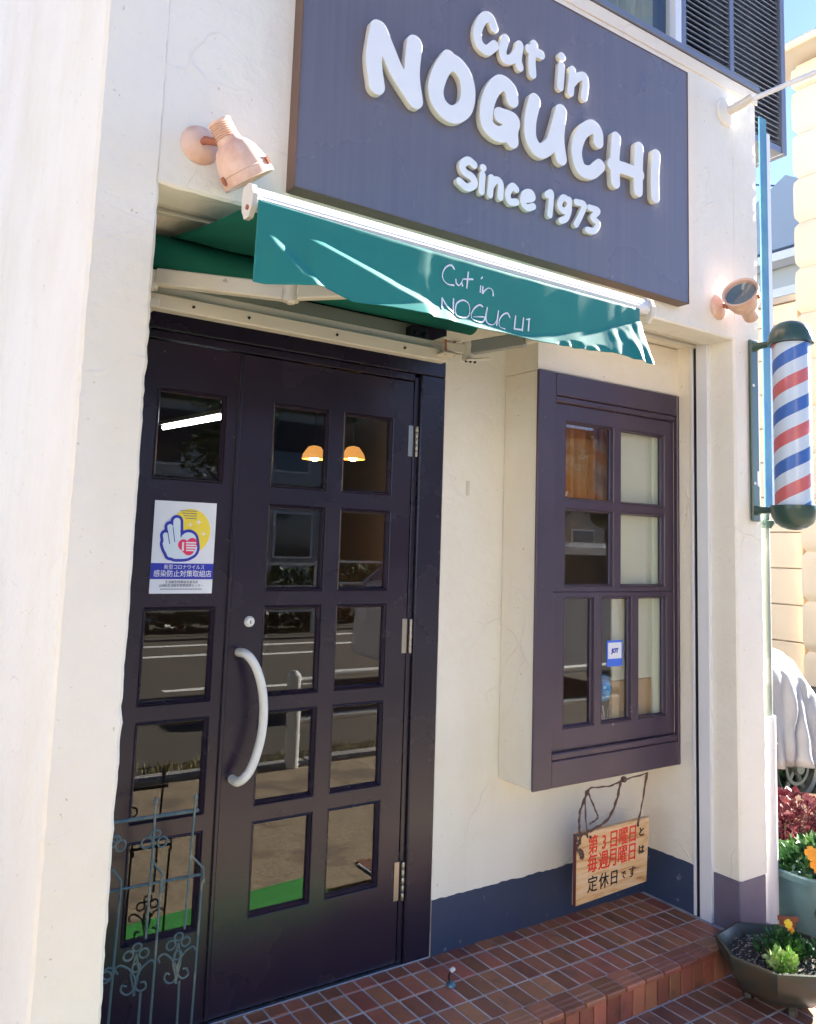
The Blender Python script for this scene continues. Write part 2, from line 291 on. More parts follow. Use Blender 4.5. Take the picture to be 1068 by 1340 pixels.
# traced in world metres
LETTERS=[('N', 0.031, [[(-0.6646, 2.8755), (-0.675, 2.7822), (-0.662, 2.7049)], [(-0.6597, 2.8753), (-0.6282, 2.8219), (-0.5939, 2.7688), (-0.531, 2.7074)], [(-0.5376, 2.8792), (-0.5433, 2.7875), (-0.5285, 2.7082)]]), ('O', 0.032, [[(-0.4109, 2.8801), (-0.4413, 2.825), (-0.4563, 2.765), (-0.4377, 2.7216), (-0.3915, 2.7077), (-0.346, 2.7438), (-0.3338, 2.7992), (-0.3464, 2.846), (-0.3777, 2.8717), (-0.4106, 2.8709)]]), ('G', 0.03, [[(-0.1556, 2.8378), (-0.1642, 2.8687), (-0.2046, 2.8775), (-0.2417, 2.8317), (-0.2603, 2.7683), (-0.2531, 2.7189), (-0.209, 2.7039), (-0.168, 2.7276), (-0.1479, 2.7679), (-0.2047, 2.7681)], [(-0.1509, 2.7669), (-0.1547, 2.7271), (-0.1523, 2.7015)]]), ('U', 0.029, [[(-0.059, 2.8669), (-0.0763, 2.7945), (-0.0719, 2.7323), (-0.0335, 2.7027), (0.017, 2.7406), (0.042, 2.8086), (0.0608, 2.8703)], [(0.0595, 2.8699), (0.0509, 2.7863), (0.0563, 2.7379), (0.0633, 2.7075)]]), ('C', 0.028, [[(0.24, 2.8209), (0.2361, 2.8536), (0.2042, 2.8641), (0.1561, 2.8201), (0.135, 2.7521), (0.1575, 2.6978), (0.2059, 2.6993), (0.2478, 2.7348)]]), ('H', 0.026, [[(0.3302, 2.8626), (0.3233, 2.7783), (0.3274, 2.698)], [(0.3088, 2.7572), (0.3864, 2.7627), (0.4548, 2.7639)], [(0.4509, 2.8629), (0.4471, 2.7778), (0.4472, 2.6999)]]), ('I', 0.025, [[(0.5451, 2.8645), (0.537, 2.7768), (0.5392, 2.7009)]]), ('C', 0.019, [[(-0.2331, 3.0564), (-0.2515, 3.0829), (-0.2775, 3.0698), (-0.2992, 3.0201), (-0.2923, 2.9798), (-0.2601, 2.9684), (-0.2285, 2.9975)]]), ('u', 0.018, [[(-0.1847, 3.0366), (-0.1956, 2.9932), (-0.186, 2.9677), (-0.1559, 2.9791), (-0.1322, 3.0128), (-0.1235, 3.0384)], [(-0.1235, 3.0384), (-0.1304, 2.9888), (-0.1218, 2.9649)]]), ('t', 0.018, [[(-0.0612, 3.0652), (-0.0696, 3.0118), (-0.0654, 2.961)], [(-0.0842, 3.0413), (-0.0287, 3.0415)]]), ('i', 0.017, [[(0.0654, 3.0363), (0.0599, 2.961)], [(0.0649, 3.0706), (0.0675, 3.0705)]]), ('n', 0.017, [[(0.1174, 3.0412), (0.1083, 2.9577)], [(0.1133, 2.9905), (0.1417, 3.0241), (0.1728, 3.038), (0.1801, 3.0119), (0.1736, 2.9626)]]), ('S', 0.014, [[(-0.2996, 2.5775), (-0.3225, 2.5847), (-0.3445, 2.5656), (-0.3365, 2.5439), (-0.3057, 2.5353), (-0.2977, 2.5149), (-0.326, 2.4979), (-0.3547, 2.5087)]]), ('i', 0.013, [[(-0.2659, 2.5554), (-0.2687, 2.5003)], [(-0.2647, 2.5787), (-0.2628, 2.5787)]]), ('n', 0.013, [[(-0.2299, 2.5556), (-0.2347, 2.4996)], [(-0.2293, 2.5317), (-0.212, 2.5536), (-0.1925, 2.5473), (-0.1926, 2.5025)]]), ('c', 0.013, [[(-0.1268, 2.5466), (-0.1435, 2.5523), (-0.1625, 2.5221), (-0.1521, 2.499), (-0.1259, 2.5051)]]), ('e', 0.0125, [[(-0.0961, 2.5205), (-0.0571, 2.5369), (-0.0663, 2.5529), (-0.0919, 2.5416), (-0.0993, 2.5133), (-0.0801, 2.4985), (-0.0531, 2.5099)]]), ('1', 0.0125, [[(0.0062, 2.565), (0.0259, 2.5742), (0.0201, 2.5)]]), ('9', 0.0125, [[(0.1067, 2.5735), (0.0797, 2.5754), (0.0635, 2.5465), (0.0804, 2.5304), (0.1049, 2.5467), (0.1089, 2.5752)], [(0.1089, 2.5752), (0.1073, 2.5364), (0.0931, 2.5065), (0.0716, 2.4944)]]), ('7', 0.0125, [[(0.1414, 2.5768), (0.1789, 2.5764), (0.1614, 2.534), (0.141, 2.4985)]]), ('3', 0.0125, [[(0.204, 2.5742), (0.2463, 2.573), (0.2196, 2.5425), (0.2467, 2.5282), (0.2277, 2.4976), (0.195, 2.4928)]])]
SCRIPT=[[(-0.5568, 2.116), (-0.5686, 2.1247), (-0.586, 2.115), (-0.5956, 2.0942), (-0.5896, 2.0795), (-0.5749, 2.0732), (-0.5554, 2.0745)], [(-0.5511, 2.0929), (-0.5492, 2.0825), (-0.5408, 2.0775), (-0.5328, 2.0859), (-0.5282, 2.0963)], [(-0.5323, 2.0887), (-0.5276, 2.0775)], [(-0.5113, 2.1204), (-0.5142, 2.0748)], [(-0.5282, 2.0972), (-0.494, 2.1035)], [(-0.4624, 2.1171), (-0.468, 2.1103)], [(-0.4675, 2.0925), (-0.4679, 2.0732)], [(-0.4596, 2.0928), (-0.4601, 2.0734), (-0.4534, 2.0816), (-0.4416, 2.0909), (-0.4295, 2.0906), (-0.424, 2.0834), (-0.423, 2.0725)], [(-0.5934, 2.0348), (-0.5917, 2.0047)], [(-0.5934, 2.0348), (-0.5761, 2.0156), (-0.5529, 2.0013)], [(-0.5559, 2.0408), (-0.5546, 2.001)], [(-0.5484, 2.0101), (-0.5441, 2.0297), (-0.5247, 2.0415), (-0.5063, 2.037), (-0.5001, 2.0192), (-0.5052, 2.002), (-0.5233, 1.996), (-0.543, 1.9978), (-0.5484, 2.0101)], [(-0.4556, 2.0372), (-0.4676, 2.0403), (-0.4842, 2.029), (-0.4938, 2.0122), (-0.4917, 1.9991), (-0.473, 1.9943), (-0.4544, 1.9976), (-0.4496, 2.0108), (-0.4869, 2.0048)], [(-0.4408, 2.04), (-0.4446, 2.0159), (-0.4389, 1.9977), (-0.4181, 1.9959), (-0.4046, 2.0149), (-0.4017, 2.039)], [(-0.4017, 2.039), (-0.4058, 1.9953)], [(-0.3594, 2.0259), (-0.3697, 2.0367), (-0.3873, 2.0278), (-0.3974, 2.0107), (-0.3935, 1.9947), (-0.3757, 1.9923)], [(-0.3391, 2.0367), (-0.3418, 1.9982)], [(-0.3418, 1.9988), (-0.3108, 2.0016)], [(-0.3098, 2.0364), (-0.3126, 1.9976)], [(-0.3005, 2.0324), (-0.2857, 2.0365)], [(-0.2894, 2.0359), (-0.2905, 2.0015)]]
VAL={'low': [(-1.0751, 2.0868), (-1.0261, 2.057), (-0.9405, 1.9971), (-0.8507, 1.9704), (-0.7537, 1.9851), (-0.616, 2.0155), (-0.552, 2.0033), (-0.4578, 2.002), (-0.3451, 1.9988), (-0.2721, 1.9985), (-0.1937, 2.012), (-0.1061, 2.0361), (-0.0016, 2.0612), (0.1498, 2.1168), (0.2135, 2.1505)], 'bot': [(-1.0779, 1.9724), (-1.0124, 1.9823), (-0.9402, 1.9917), (-0.8613, 1.9739), (-0.7534, 1.9775), (-0.6147, 1.9797), (-0.4856, 1.9804), (-0.4124, 1.9828), (-0.2888, 1.9826), (-0.1572, 1.9824), (0.0122, 1.989), (0.1887, 1.971)], 'str': [(-0.9457, 2.0996), (-0.8233, 2.0709), (-0.7109, 2.0404), (-0.604, 2.0158)], 'top': [(-1.0938, 2.1538), (0.2315, 2.1663)]}
GATE={'bars': [[(-1.0258, 0.6848), (-1.0262, 0.534), (-0.9966, 0.4974), (-0.9939, 0.4566)], [(-0.9974, 0.4774), (-1.0028, 0.1134)], [(-0.9132, 0.6793), (-0.9181, 0.5292), (-0.8785, 0.4885), (-0.876, 0.4492)], [(-0.8803, 0.4552), (-0.8876, 0.0815)], [(-0.9181, 0.5292), (-0.9227, 0.336)], [(-1.1324, 0.5323), (-1.1063, 0.4981), (-1.1052, 0.4538)], [(-1.1062, 0.454), (-1.1144, 0.1443)], [(-1.0346, 0.2018), (-1.0353, 0.1224)], [(-0.9294, 0.2045), (-0.9285, 0.0928)], [(-1.0267, 0.5341), (-1.0293, 0.3348)]], 'rails': [[(-1.1282, 0.6496), (-0.9009, 0.6461)], [(-1.1282, 0.4745), (-0.8773, 0.4701)]], 'loops': [[(-1.0213, 0.6028)], [(-1.0438, 0.5837)], [(-1.0011, 0.5792)], [(-1.1137, 0.588)], [(-1.1277, 0.6076)], [(-1.0514, 0.3178)], [(-1.0732, 0.301)], [(-1.032, 0.2986)], [(-0.938, 0.3192)], [(-0.9584, 0.3013)], [(-0.9178, 0.3021)], [(-1.1234, 0.2689)]], 'scr': [[(-1.098, 0.2612), (-1.1065, 0.2752), (-1.092, 0.2813), (-1.0654, 0.2628), (-1.0506, 0.2325), (-1.0567, 0.2099), (-1.0714, 0.2041), (-1.0863, 0.2151), (-1.0858, 0.2294), (-1.0729, 0.2246)], [(-1.001, 0.2642), (-1.0097, 0.2761), (-1.0323, 0.2644), (-1.0487, 0.2417), (-1.0496, 0.2177), (-1.0385, 0.2052), (-1.0217, 0.2082), (-1.0243, 0.2235), (-1.0364, 0.2265)], [(-0.9878, 0.2635), (-0.9914, 0.2767), (-0.9732, 0.2823), (-0.9474, 0.2563), (-0.9375, 0.229), (-0.944, 0.2057), (-0.96, 0.2048), (-0.9715, 0.2176), (-0.9671, 0.2313), (-0.9577, 0.2265)], [(-0.8855, 0.2719), (-0.8974, 0.2848), (-0.9213, 0.2727), (-0.9359, 0.2461), (-0.9342, 0.2207), (-0.9198, 0.2071), (-0.9049, 0.2135), (-0.9103, 0.2298), (-0.9203, 0.2323)]], 'rings': [[(-1.0504, 0.2664)], [(-0.9376, 0.2714)]]}
# ================================================================== shape tools
def sdf_shape(name, fn, bounds, res, extrude, bevel, xf, mat, parent, offset=0.0):
    """contour of fn(x,z)<offset -> filled, extruded plate. xf maps (x, z, depth) to world."""
    x0, x1, z0, z1 = bounds
    nx = int((x1-x0)/res)+2; nz = int((z1-z0)/res)+2
    X, Z = np.meshgrid(x0+np.arange(nx)*res, z0+np.arange(nz)*res, indexing='ij')
    D = fn(X, Z)-offset
    D[0, :] = D[-1, :] = 1; D[:, 0] = D[:, -1] = 1
    seg = {}
    def ip(i, j, k, l):
        a = D[i, j]; b = D[k, l]; t = a/(a-b) if a != b else .5; t = min(max(t, .02), .98)
        return (X[i, j]+(X[k, l]-X[i, j])*t, Z[i, j]+(Z[k, l]-Z[i, j])*t)
    pts = {}; nxt = {}
    def ekey(a, b): return (a, b) if a < b else (b, a)
    S = D < 0
    cell = np.argwhere((S[:-1, :-1].astype(int)+S[1:, :-1]+S[:-1, 1:]+S[1:, 1:]) % 4 != 0)
    for i, j in cell:
        c = [(i, j), (i+1, j), (i+1, j+1), (i, j+1)]; s = [S[q] for q in c]
        cr = []
        for q in range(4):
            a, b = c[q], c[(q+1) % 4]
            if s[q] != s[(q+1) % 4]:
                k = ekey(a, b); pts[k] = ip(*k[0], *k[1]); cr.append((k, s[q]))
        # leave edge where inside->outside ; enter where outside->inside
        if len(cr) == 2:
            (ka, sa), (kb, sb) = cr
            if sa: nxt[ka] = kb
            else: nxt[kb] = ka
        elif len(cr) == 4:
            for q in range(4):
                if cr[q][1]: nxt[cr[q][0]] = cr[(q+1) % 4][0]
    cu = bpy.data.curves.new(name, 'CURVE'); cu.dimensions = '2D'; cu.fill_mode = 'BOTH'; cu.extrude = extrude; cu.bevel_depth = bevel; cu.bevel_resolution = 1
    seen = set()
    for k in list(nxt):
        if k in seen: continue
        loop = []; q = k
        while q in nxt and q not in seen: seen.add(q); loop.append(pts[q]); q = nxt[q]
        if len(loop) < 8: continue
        n = len(loop); loop = [tuple((np.array(loop[(a-1) % n])+2*np.array(loop[a])+np.array(loop[(a+1) % n]))/4) for a in range(n)]
        loop = loop[::2] if n > 24 else loop
        sp = cu.splines.new('POLY'); sp.points.add(len(loop)-1); sp.use_cyclic_u = True
        for a, p in enumerate(loop): sp.points[a].co = (p[0], p[1], 0, 1)
    return curve_mesh(name, cu, xf, mat, parent)
def curve_mesh(name, cu, xf, mat, parent):
    o = bpy.data.objects.new(name, cu); C.objects.link(o)
    me = bpy.data.meshes.new_from_object(o); bpy.data.objects.remove(o); bpy.data.curves.remove(cu)
    if xf is not None:
        for v in me.vertices: v.co = xf(*v.co)
    me.name = name
    return link(name, me, mat, parent)
def wallxf(y): return lambda a, b, d: Vector((a, y-d, b))
def capsules(strokes, w):
    def f(X, Z):
        D = np.full(X.shape, 9.)
        for st in strokes:
            if len(st) > 2:       # smooth the polyline (Catmull-Rom)
                pp = [np.array(p, float) for p in st]; q = []
                closed = np.allclose(pp[0], pp[-1])
                ext = ([pp[-2]] if closed else [2*pp[0]-pp[1]])+pp+([pp[1]] if closed else [2*pp[-1]-pp[-2]])
                for a in range(1, len(ext)-2):
                    for t in np.linspace(0, 1, 5, endpoint=False):
                        p0, p1, p2, p3 = ext[a-1:a+3]
                        q.append(.5*((2*p1)+(-p0+p2)*t+(2*p0-5*p1+4*p2-p3)*t*t+(-p0+3*p1-3*p2+p3)*t**3))
                q.append(pp[-1])
            else: q = [np.array(p, float) for p in st]
            for a, b in zip(q[:-1], q[1:]):
                d = b-a; L2 = max(d@d, 1e-9); t = np.clip(((X-a[0])*d[0]+(Z-a[1])*d[1])/L2, 0, 1)
                D = np.minimum(D, np.hypot(X-a[0]-t*d[0], Z-a[1]-t*d[1]))
        return D-w
    return f
def smooth_line(st, k=5):
    pp = [np.array(p, float) for p in st]
    if len(pp) < 3: return [tuple(p) for p in pp]
    ext = [2*pp[0]-pp[1]]+pp+[2*pp[-1]-pp[-2]]; q = []
    for a in range(1, len(ext)-2):
        for t in np.linspace(0, 1, k, endpoint=False):
            p0, p1, p2, p3 = ext[a-1:a+3]; q.append(tuple(.5*((2*p1)+(-p0+p2)*t+(2*p0-5*p1+4*p2-p3)*t*t+(-p0+3*p1-3*p2+p3)*t**3)))
    q.append(tuple(pp[-1])); return q
def text_plate(name, body, size, xf, mat, parent, extrude=.0006, sx=1, bold=0, align='CENTER'):
    cu = bpy.data.curves.new(name, 'FONT'); cu.body = body; cu.size = size; cu.extrude = extrude; cu.align_x = align; cu.align_y = 'CENTER'; cu.offset = bold; cu.resolution_u = 3
    if sx != 1:
        return curve_mesh(name, cu, lambda a, b, d: xf(a*sx, b, d), mat, parent)
    return curve_mesh(name, cu, xf, mat, parent)
def nz1(x, y=0, z=0): return mnoise.noise(Vector((x, y, z)))
def ragged_post(mb, x0, x1, y0, y1, z0, z1, dz=.018, amp=.004, ch=.008, seed=0):
    n = int((z1-z0)/dz)+1; rings = []
    for k in range(n+1):
        z = z0+(z1-z0)*k/n; r = []
        cs = [(x0+ch, y0), (x1-ch, y0), (x1, y0+ch), (x1, y1-ch), (x1-ch, y1), (x0+ch, y1), (x0, y1-ch), (x0, y0+ch)]
        cs = [cs[0], (x0+.03, y0), (x1-.03, y0), cs[1], cs[2], (x1, y0+.03), (x1, y1-.03), cs[3], cs[4], (x1-.03, y1), (x0+.03, y1), cs[5], cs[6], (x0, y1-.03), (x0, y0+.03), cs[7]]
        for i, (x, y) in enumerate(cs):
            c = [0, 9, 9, 1, 1, 9, 9, 2, 2, 9, 9, 3, 3, 9, 9, 0][i]
            a = nz1(z*26, seed+c*9.1)*amp+nz1(z*70, seed+c*5.3)*amp*.6+nz1(z*5, seed+c*3.)*amp*.8
            a = 0 if c == 9 else a; dx = a if x < (x0+x1)/2 else -a; dy = a if y < (y0+y1)/2 else -a
            r.append(mb.bm.verts.new((x+dx, y+dy*.6, z)))
        rings.append(r)
    for A, B in zip(rings[:-1], rings[1:]):
        for i in range(16): mb.bm.faces.new((A[i], A[(i+1) % 16], B[(i+1) % 16], B[i]))
    mb.bm.faces.new(rings[0][::-1]); mb.bm.faces.new(rings[-1])
def ragged_beam(mb, x0, x1, y0, y1, z0, z1, dx=.02, amp=.003, seed=0):
    n = int((x1-x0)/dx)+1; rings = []
    for k in range(n+1):
        x = x0+(x1-x0)*k/n; r = []; a = nz1(x*24, seed)*amp+nz1(x*70, seed+4)*amp*.5; b = nz1(x*24, seed+7)*amp
        for y, z in ((y0+.006, z0+a), (y1, z0+b), (y1, z1), (y0, z1), (y0, z0+.007+a)): r.append(mb.bm.verts.new((x, y, z)))
        rings.append(r)
    for A, B in zip(rings[:-1], rings[1:]):
        for i in range(5): mb.bm.faces.new((A[i], A[(i+1) % 5], B[(i+1) % 5], B[i]))
    mb.bm.faces.new(rings[0][::-1]); mb.bm.faces.new(rings[-1])

# ================================================================== ground
box('ground', -400, 400, -400, 400, -.6, -.135, MT['asphalt'], kind='structure')
g = box('pavement', -14, 30, -2.74, -1.06, -.30, -.108, MT['pavement'], bev=.004, kind='structure')
g = box('pavement', -14, 1.9, -1.055, -.85, -.30, -.1065, MT['pavement'], kind='structure'); g['label'] = 'tan strip'; del g['label']
kb = empty('kerb', (0, -2.8, -.1), kind='structure')
x = -8.0
while x < 14:
    box('kerb_stone', x, x+.592, -2.89, -2.745, -.30, -.085, MT['concrete'], kb, bev=.008); x += .6
road = box('road', -60, 80, -9.5, -3.2, -.30, -.128, MT['asphalt'], kind='structure')
for (yy, wd) in ((-8.3, .15), (-9.3, .15)):
    o = box('road_marking', -60, 80, yy, yy+wd, -.127, -.124, MT['white'], kind='structure')
for i in range(9):
    o = box('road_marking', -9+i*5, -6.4+i*5, -5.9, -5.78, -.127, -.124, MT['white'], kind='structure')
for i in range(5):
    o = box('road_marking', 3+i*3.0, 3.14+i*3.0, -16, -11, -.134, -.130, MT['white'], kind='structure')
# grass verge by the kerb
rs = random.Random(3); mb = MB()
for k in range(2600):
    x = rs.uniform(-2, 9); y = -3.05+rs.gauss(0, .07); h = rs.uniform(.02, .07); a = rs.uniform(0, 6.28); r_ = .006
    if math.sin(x*2.1)+math.sin(x*5.3) < -.6: continue
    mb.poly([(x-r_*math.cos(a), y-r_*math.sin(a), -.13), (x+r_*math.cos(a), y+r_*math.sin(a), -.13), (x+rs.uniform(-.02, .02), y+rs.uniform(-.02, .02), -.13+h)])
tag(mb.build('grass', M('dry_grass', (.22, .19, .05), .8), fix=False), 'dry grass tufts growing along the kerb', 'grass', kind='stuff')
# green mat in front of the door
rs = random.Random(5); mat_e = empty('green_mat', (-.5, -.8, -.106), 'bright green artificial turf mat on the pavement before the door', 'mat')
mg = M('artificial_turf', (.02, .22, .03), .9, bump=(300, 1, .004), vary=(60, (.03, .32, .05), .4, .6))
MB().prism([(-1.3, -.845, -.105), (.05, -.950, -.105), (.085, -.60, -.105), (-1.27, -.52, -.105)], (0, 0, .018)).build('turf', mg, mat_e)

# ================================================================== tiled step
plat = empty('tiled_step', (0, 0, 0), kind='structure')
box('step_core', -1.60, 1.30, -.478, .012, -.11, -.0018, MT['grout'], plat)
rows = [(0.006, -.0625), (-.0625, -.1733), (-.1733, -.286), (-.286, -.4008)]
J = .0060
base_tiles = {}
def tilemesh(key, w_, d_, h_, groove=False, bev=.0022):
    if key in base_tiles: return base_tiles[key]
    mb = MB(); 
    if groove:
        ys = [-d_/2, -d_/2+.003, -d_/2+.022, -d_/2+.026, -d_/2+.030, -d_/2+.046, -d_/2+.050, -d_/2+.054, d_/2-.002, d_/2]
        hs = [-.004, 0, 0, -.0025, 0, 0, -.0025, 0, 0, -.002]
        L_ = [(-w_/2, y, h_/2+z) for y, z in zip(ys, hs)]; L_ = [(-w_/2, -d_/2, -h_/2)]+L_+[(-w_/2, d_/2, -h_/2)]
        mb.prism(L_, (w_, 0, 0))
    else: mb.box(-w_/2, w_/2, -d_/2, d_/2, -h_/2, h_/2, bev)
    bmesh.ops.recalc_face_normals(mb.bm, faces=mb.bm.faces)
    me = bpy.data.meshes.new('tile'); mb.bm.to_mesh(me); mb.bm.free(); me.materials.append(MT['tile']); base_tiles[key] = me; return me
def put(name, me, loc, parent, rot=None):
    o = bpy.data.objects.new(name, me); C.objects.link(o); o.parent = parent
    o.location = Vector(loc)-parent.location
    if rot: o.rotation_euler = rot
    return o
rt = random.Random(11)
x00 = -.747-.0632*8
for r_i, (ya, yb) in enumerate(rows):
    d_ = ya-yb-J
    for i in range(40):
        xa = x00+i*.0632
        xb = xa+.0632
        if xb > 1.107 and yb > -.30 : continue
        if xb > 1.107 and xa < 1.107 and r_i < 4: continue
        if xa < -1.25 or xb > 1.112: continue
        put('tile', tilemesh(('p', r_i), .0632-J, d_, .012), ((xa+xb)/2, (ya+yb)/2, -.006+rt.gauss(0, .0005)), plat, (rt.gauss(0, .003), rt.gauss(0, .004), rt.gauss(0, .004)))
xn = .066-.0935*15
for i in range(30):
    xa = xn+i*.0935
    if xa < -1.3 or xa > 1.26: continue
    put('nosing_tile', tilemesh('n', .0935-J*1.3, .0905, .014, True), (xa+.0467, -.4465, -.006+rt.gauss(0, .0005)), plat, (rt.gauss(0, .003), rt.gauss(0, .003), rt.gauss(0, .003)))
for i in range(43):
    xa = -1.30+i*.0612
    if xa > 1.22: continue
    put('riser_tile', tilemesh('r', .0612-J, .010, .086), (xa+.0306, -.482+rt.gauss(0, .0004), -.0575), plat, (rt.gauss(0, .003), 0, rt.gauss(0, .004)))
# lower tiled ground beside the bowl
low = empty('tiled_pavement', (0, 0, -.1), kind='structure')
box('pavement_bed', .35, 3.2, -1.02, .9, -.30, -.0995, MT['grout'], low)
gt = M('lower_tile', (.25, .105, .065), .55, bump=(120, .25, .001), vary=(9, (.13, .06, .05), .4, .7), rnd=.3)
lm = tilemesh('g', .108-J, .1135-J, .012).copy(); lm.materials.clear(); lm.materials.append(gt)
lmh = tilemesh('gh', .0632-J, .1135-J, .012).copy(); lmh.materials.clear(); lmh.materials.append(gt)
for j in range(5):
    for i in range(28):
        xa = .36+i*.0632; 
        if xa > 2.1: continue
        put('tile', lmh, (xa+.0316, -.4925-.0568-j*.1135+.003, -.1035+rt.gauss(0, .0004)), low, (rt.gauss(0, .003), rt.gauss(0, .003), 0))
mb = MB()
for j in range(12):
    for i in range(28):
        xa = 1.31+i*.0632; ya = -.49+j*.1135
        mb.box(xa, xa+.0632-J, ya, ya+.1135-J, -.110, -.0985, 0)
mb.build('tile', gt, low, kind='stuff')

# ================================================================== shop building
bld = empty('shop_building', (0, 0, 0), 'white stucco barber shop front with plum panelled door and window', 'building')
ST = MT['stucco']
XL0, XL1, XP, XP1, YF, ZH, ZT = -1.388, -1.233, 1.107, 1.282, -.46, 2.2776, 3.395
# left pillar
mb = MB(); ragged_post(mb, XL0, XL1, -.463, 8, -.6, ZT, seed=1, amp=.0028); mb.build('left_pillar', ST, bld, smooth=False)
mb = MB(); ragged_post(mb, XP, XP1, YF, 8, .1899, ZT, seed=5, amp=.0022); mb.build('right_pillar', ST, bld)
box('painted_base', XP-.0015, XP1-.006, YF+.004, 8, -.6, .1885, MT['violet'], bld, bev=.004)
# band over the opening
mb = MB(); ragged_beam(mb, XL1-.004, XP+.004, YF, -.335, ZH, ZT-.002, seed=3); mb.build('band_wall', ST, bld)
mb = MB(); ragged_beam(mb, XL1+.01, XP-.001, -.262, -.0, ZH+.01, ZH+.3, seed=8); mb.build('soffit', MT['stucco_cream'], bld)
box('shutter_slot', XL1+.01, XP-.001, -.335, -.262, ZH+.05, ZH+.3, MT['dark'], bld)
for ya, yb, zz in ((-.330, -.312, .0), (-.290, -.266, -.004)):
    box('shutter_rail', XL1+.01, XP-.002, ya, yb, ZH+zz, ZH+.045, MT['metalwhite'], bld, bev=.0015)
box('upper_wall_core', XL1-.1, XP+.1, -.20, 1.6, ZH+.31, ZT, ST, bld)
# coping
box('coping', XL0-.02, XP1+.012, YF-.014, -.28, ZT, ZT+.028, MT['alu'], bld, bev=.003)
box('coping_trim', XL0-.01, XP1+.006, YF-.006, YF+.002, ZT-.055, ZT-.002, MT['stucco_cream'], bld, bev=.002)
# recess wall, right of the door
box('recess_wall', .0015, XP, 0.0, .10, -.02, .60, ST, bld)
box('recess_wall', .0015, .30, 0.0005, .10, .60, ZH+.0, ST, bld)
box('recess_wall', .30, XP, 0.0005, .10, 2.07, ZH+.0, MT['stucco_cream'], bld)
box('recess_wall', 1.06, XP, 0.0003, .10, .60, 2.07, ST, bld)
# navy painted base with a ragged upper edge
def ragged_sheet(p0, p1, z0, z1, nrm, thick, n, amp, seed):
    mb = MB(); p0 = Vector(p0); p1 = Vector(p1); nrm = Vector(nrm); top = []; bot = []
    for k in range(n+1):
        t = k/n; p = p0.lerp(p1, t); a = nz1(t*n*.33, seed)*amp+nz1(t*n*.11, seed+5)*amp*1.2
        top.append(p+Vector((0, 0, z1+a))); bot.append(p+Vector((0, 0, z0)))
    for k in range(n):
        f = [mb.bm.verts.new(q+nrm*thick) for q in (bot[k], bot[k+1], top[k+1], top[k])]; mb.bm.faces.new(f)
        b = [mb.bm.verts.new(q) for q in (top[k], top[k+1])]; mb.bm.faces.new((f[3], f[2], b[1], b[0]))
    return mb
ragged_sheet((.002, 0, 0), (1.1065, 0, 0), -.002, .184, (0, -1, 0), .003, 130, .004, 2).build('painted_base', MT['navy'], bld, fix=False)
ragged_sheet((XP, -.003, 0), (XP, -.268, 0), -.002, .186, (-1, 0, 0), .003, 30, .003, 4).build('painted_base', MT['navy'], bld, fix=False)
# reveal sheet, cream side
box('reveal_plaster', XP-.0025, XP+.002, -.256, -.0005, -.0, ZH+.02, MT['stucco_cream'], bld)
# shutter guide rails
for ya, yb, pr_ in ((-.268, -.256, .010), (-.343, -.289, .016)):
    box('guide_rail', XP-pr_, XP+.004, ya, yb, .001, ZH+.01, MT['bar'], bld, bev=.0015)
box('guide_slot', XP-.0035, XP+.001, -.289, -.268, .001, ZH+.01, MT['dark'], bld)
# small plaster fitting left of the window
box('wall_switch_plate', .112, .125, -.004, 0.0, 1.60, 1.655, MT['metalwhite'], bld, bev=.001)

# ---- door set
FR = MT['frame']; DR = MT['door']
box('door_frame', -.108, .0, -.004, .08, .0, 2.03, FR, bld, bev=.004)                  # right post
box('door_lintel', -1.36, .0, -.0045, .08, 2.0305, ZH+.02, FR, bld, bev=.003)
box('door_frame', -.128, -.109, .010, .06, .004, 2.02, FR, bld, bev=.002)               # stop
box('door_frame', -1.36, -.129, .008, .06, 2.004, 2.029, FR, bld, bev=.002)
box('door_frame', -1.36, -1.14, .004, .07, 0.0, 2.003, FR, bld, bev=.003)
rowsz = [(.279, .533), (.607, .863), (.934, 1.190), (1.262, 1.512), (1.594, 1.844)]
def leaf(name, x0, x1, z0, z1, cols, rws, y0=.012, y1=.052, op=.012):
    lf = empty(name, (x0, y0, z0)); lf.parent = bld
    xs = sorted([x0, x1]+[v for c in cols for v in (c[0]-op, c[1]+op)]); zs = sorted([z0, z1]+[v for r_ in rws for v in (r_[0]-op, r_[1]+op)])
    bm = bmesh.new(); V = {}
    def vv(i, j, k):
        if (i, j, k) not in V: V[(i, j, k)] = bm.verts.new((xs[i], (y0, y1)[k], zs[j]))
        return V[(i, j, k)]
    hole = lambda i, j: i % 2 == 1 and j % 2 == 1
    NX, NZ = len(xs)-1, len(zs)-1
    sol = lambda i, j: 0 <= i < NX and 0 <= j < NZ and not hole(i, j)
    for i in range(NX):
        for j in range(NZ):
            if not sol(i, j): continue
            bm.faces.new((vv(i, j, 0), vv(i+1, j, 0), vv(i+1, j+1, 0), vv(i, j+1, 0)))
            bm.faces.new((vv(i, j, 1), vv(i, j+1, 1), vv(i+1, j+1, 1), vv(i+1, j, 1)))
            if not sol(i-1, j): bm.faces.new((vv(i, j, 0), vv(i, j+1, 0), vv(i, j+1, 1), vv(i, j, 1)))
            if not sol(i+1, j): bm.faces.new((vv(i+1, j+1, 0), vv(i+1, j, 0), vv(i+1, j, 1), vv(i+1, j+1, 1)))
            if not sol(i, j-1): bm.faces.new((vv(i+1, j, 0), vv(i, j, 0), vv(i, j, 1), vv(i+1, j, 1)))
            if not sol(i, j+1): bm.faces.new((vv(i, j+1, 0), vv(i+1, j+1, 0), vv(i+1, j+1, 1), vv(i, j+1, 1)))
    mb = MB(); mb.bm.free(); mb.bm = bm
    return lf, mb
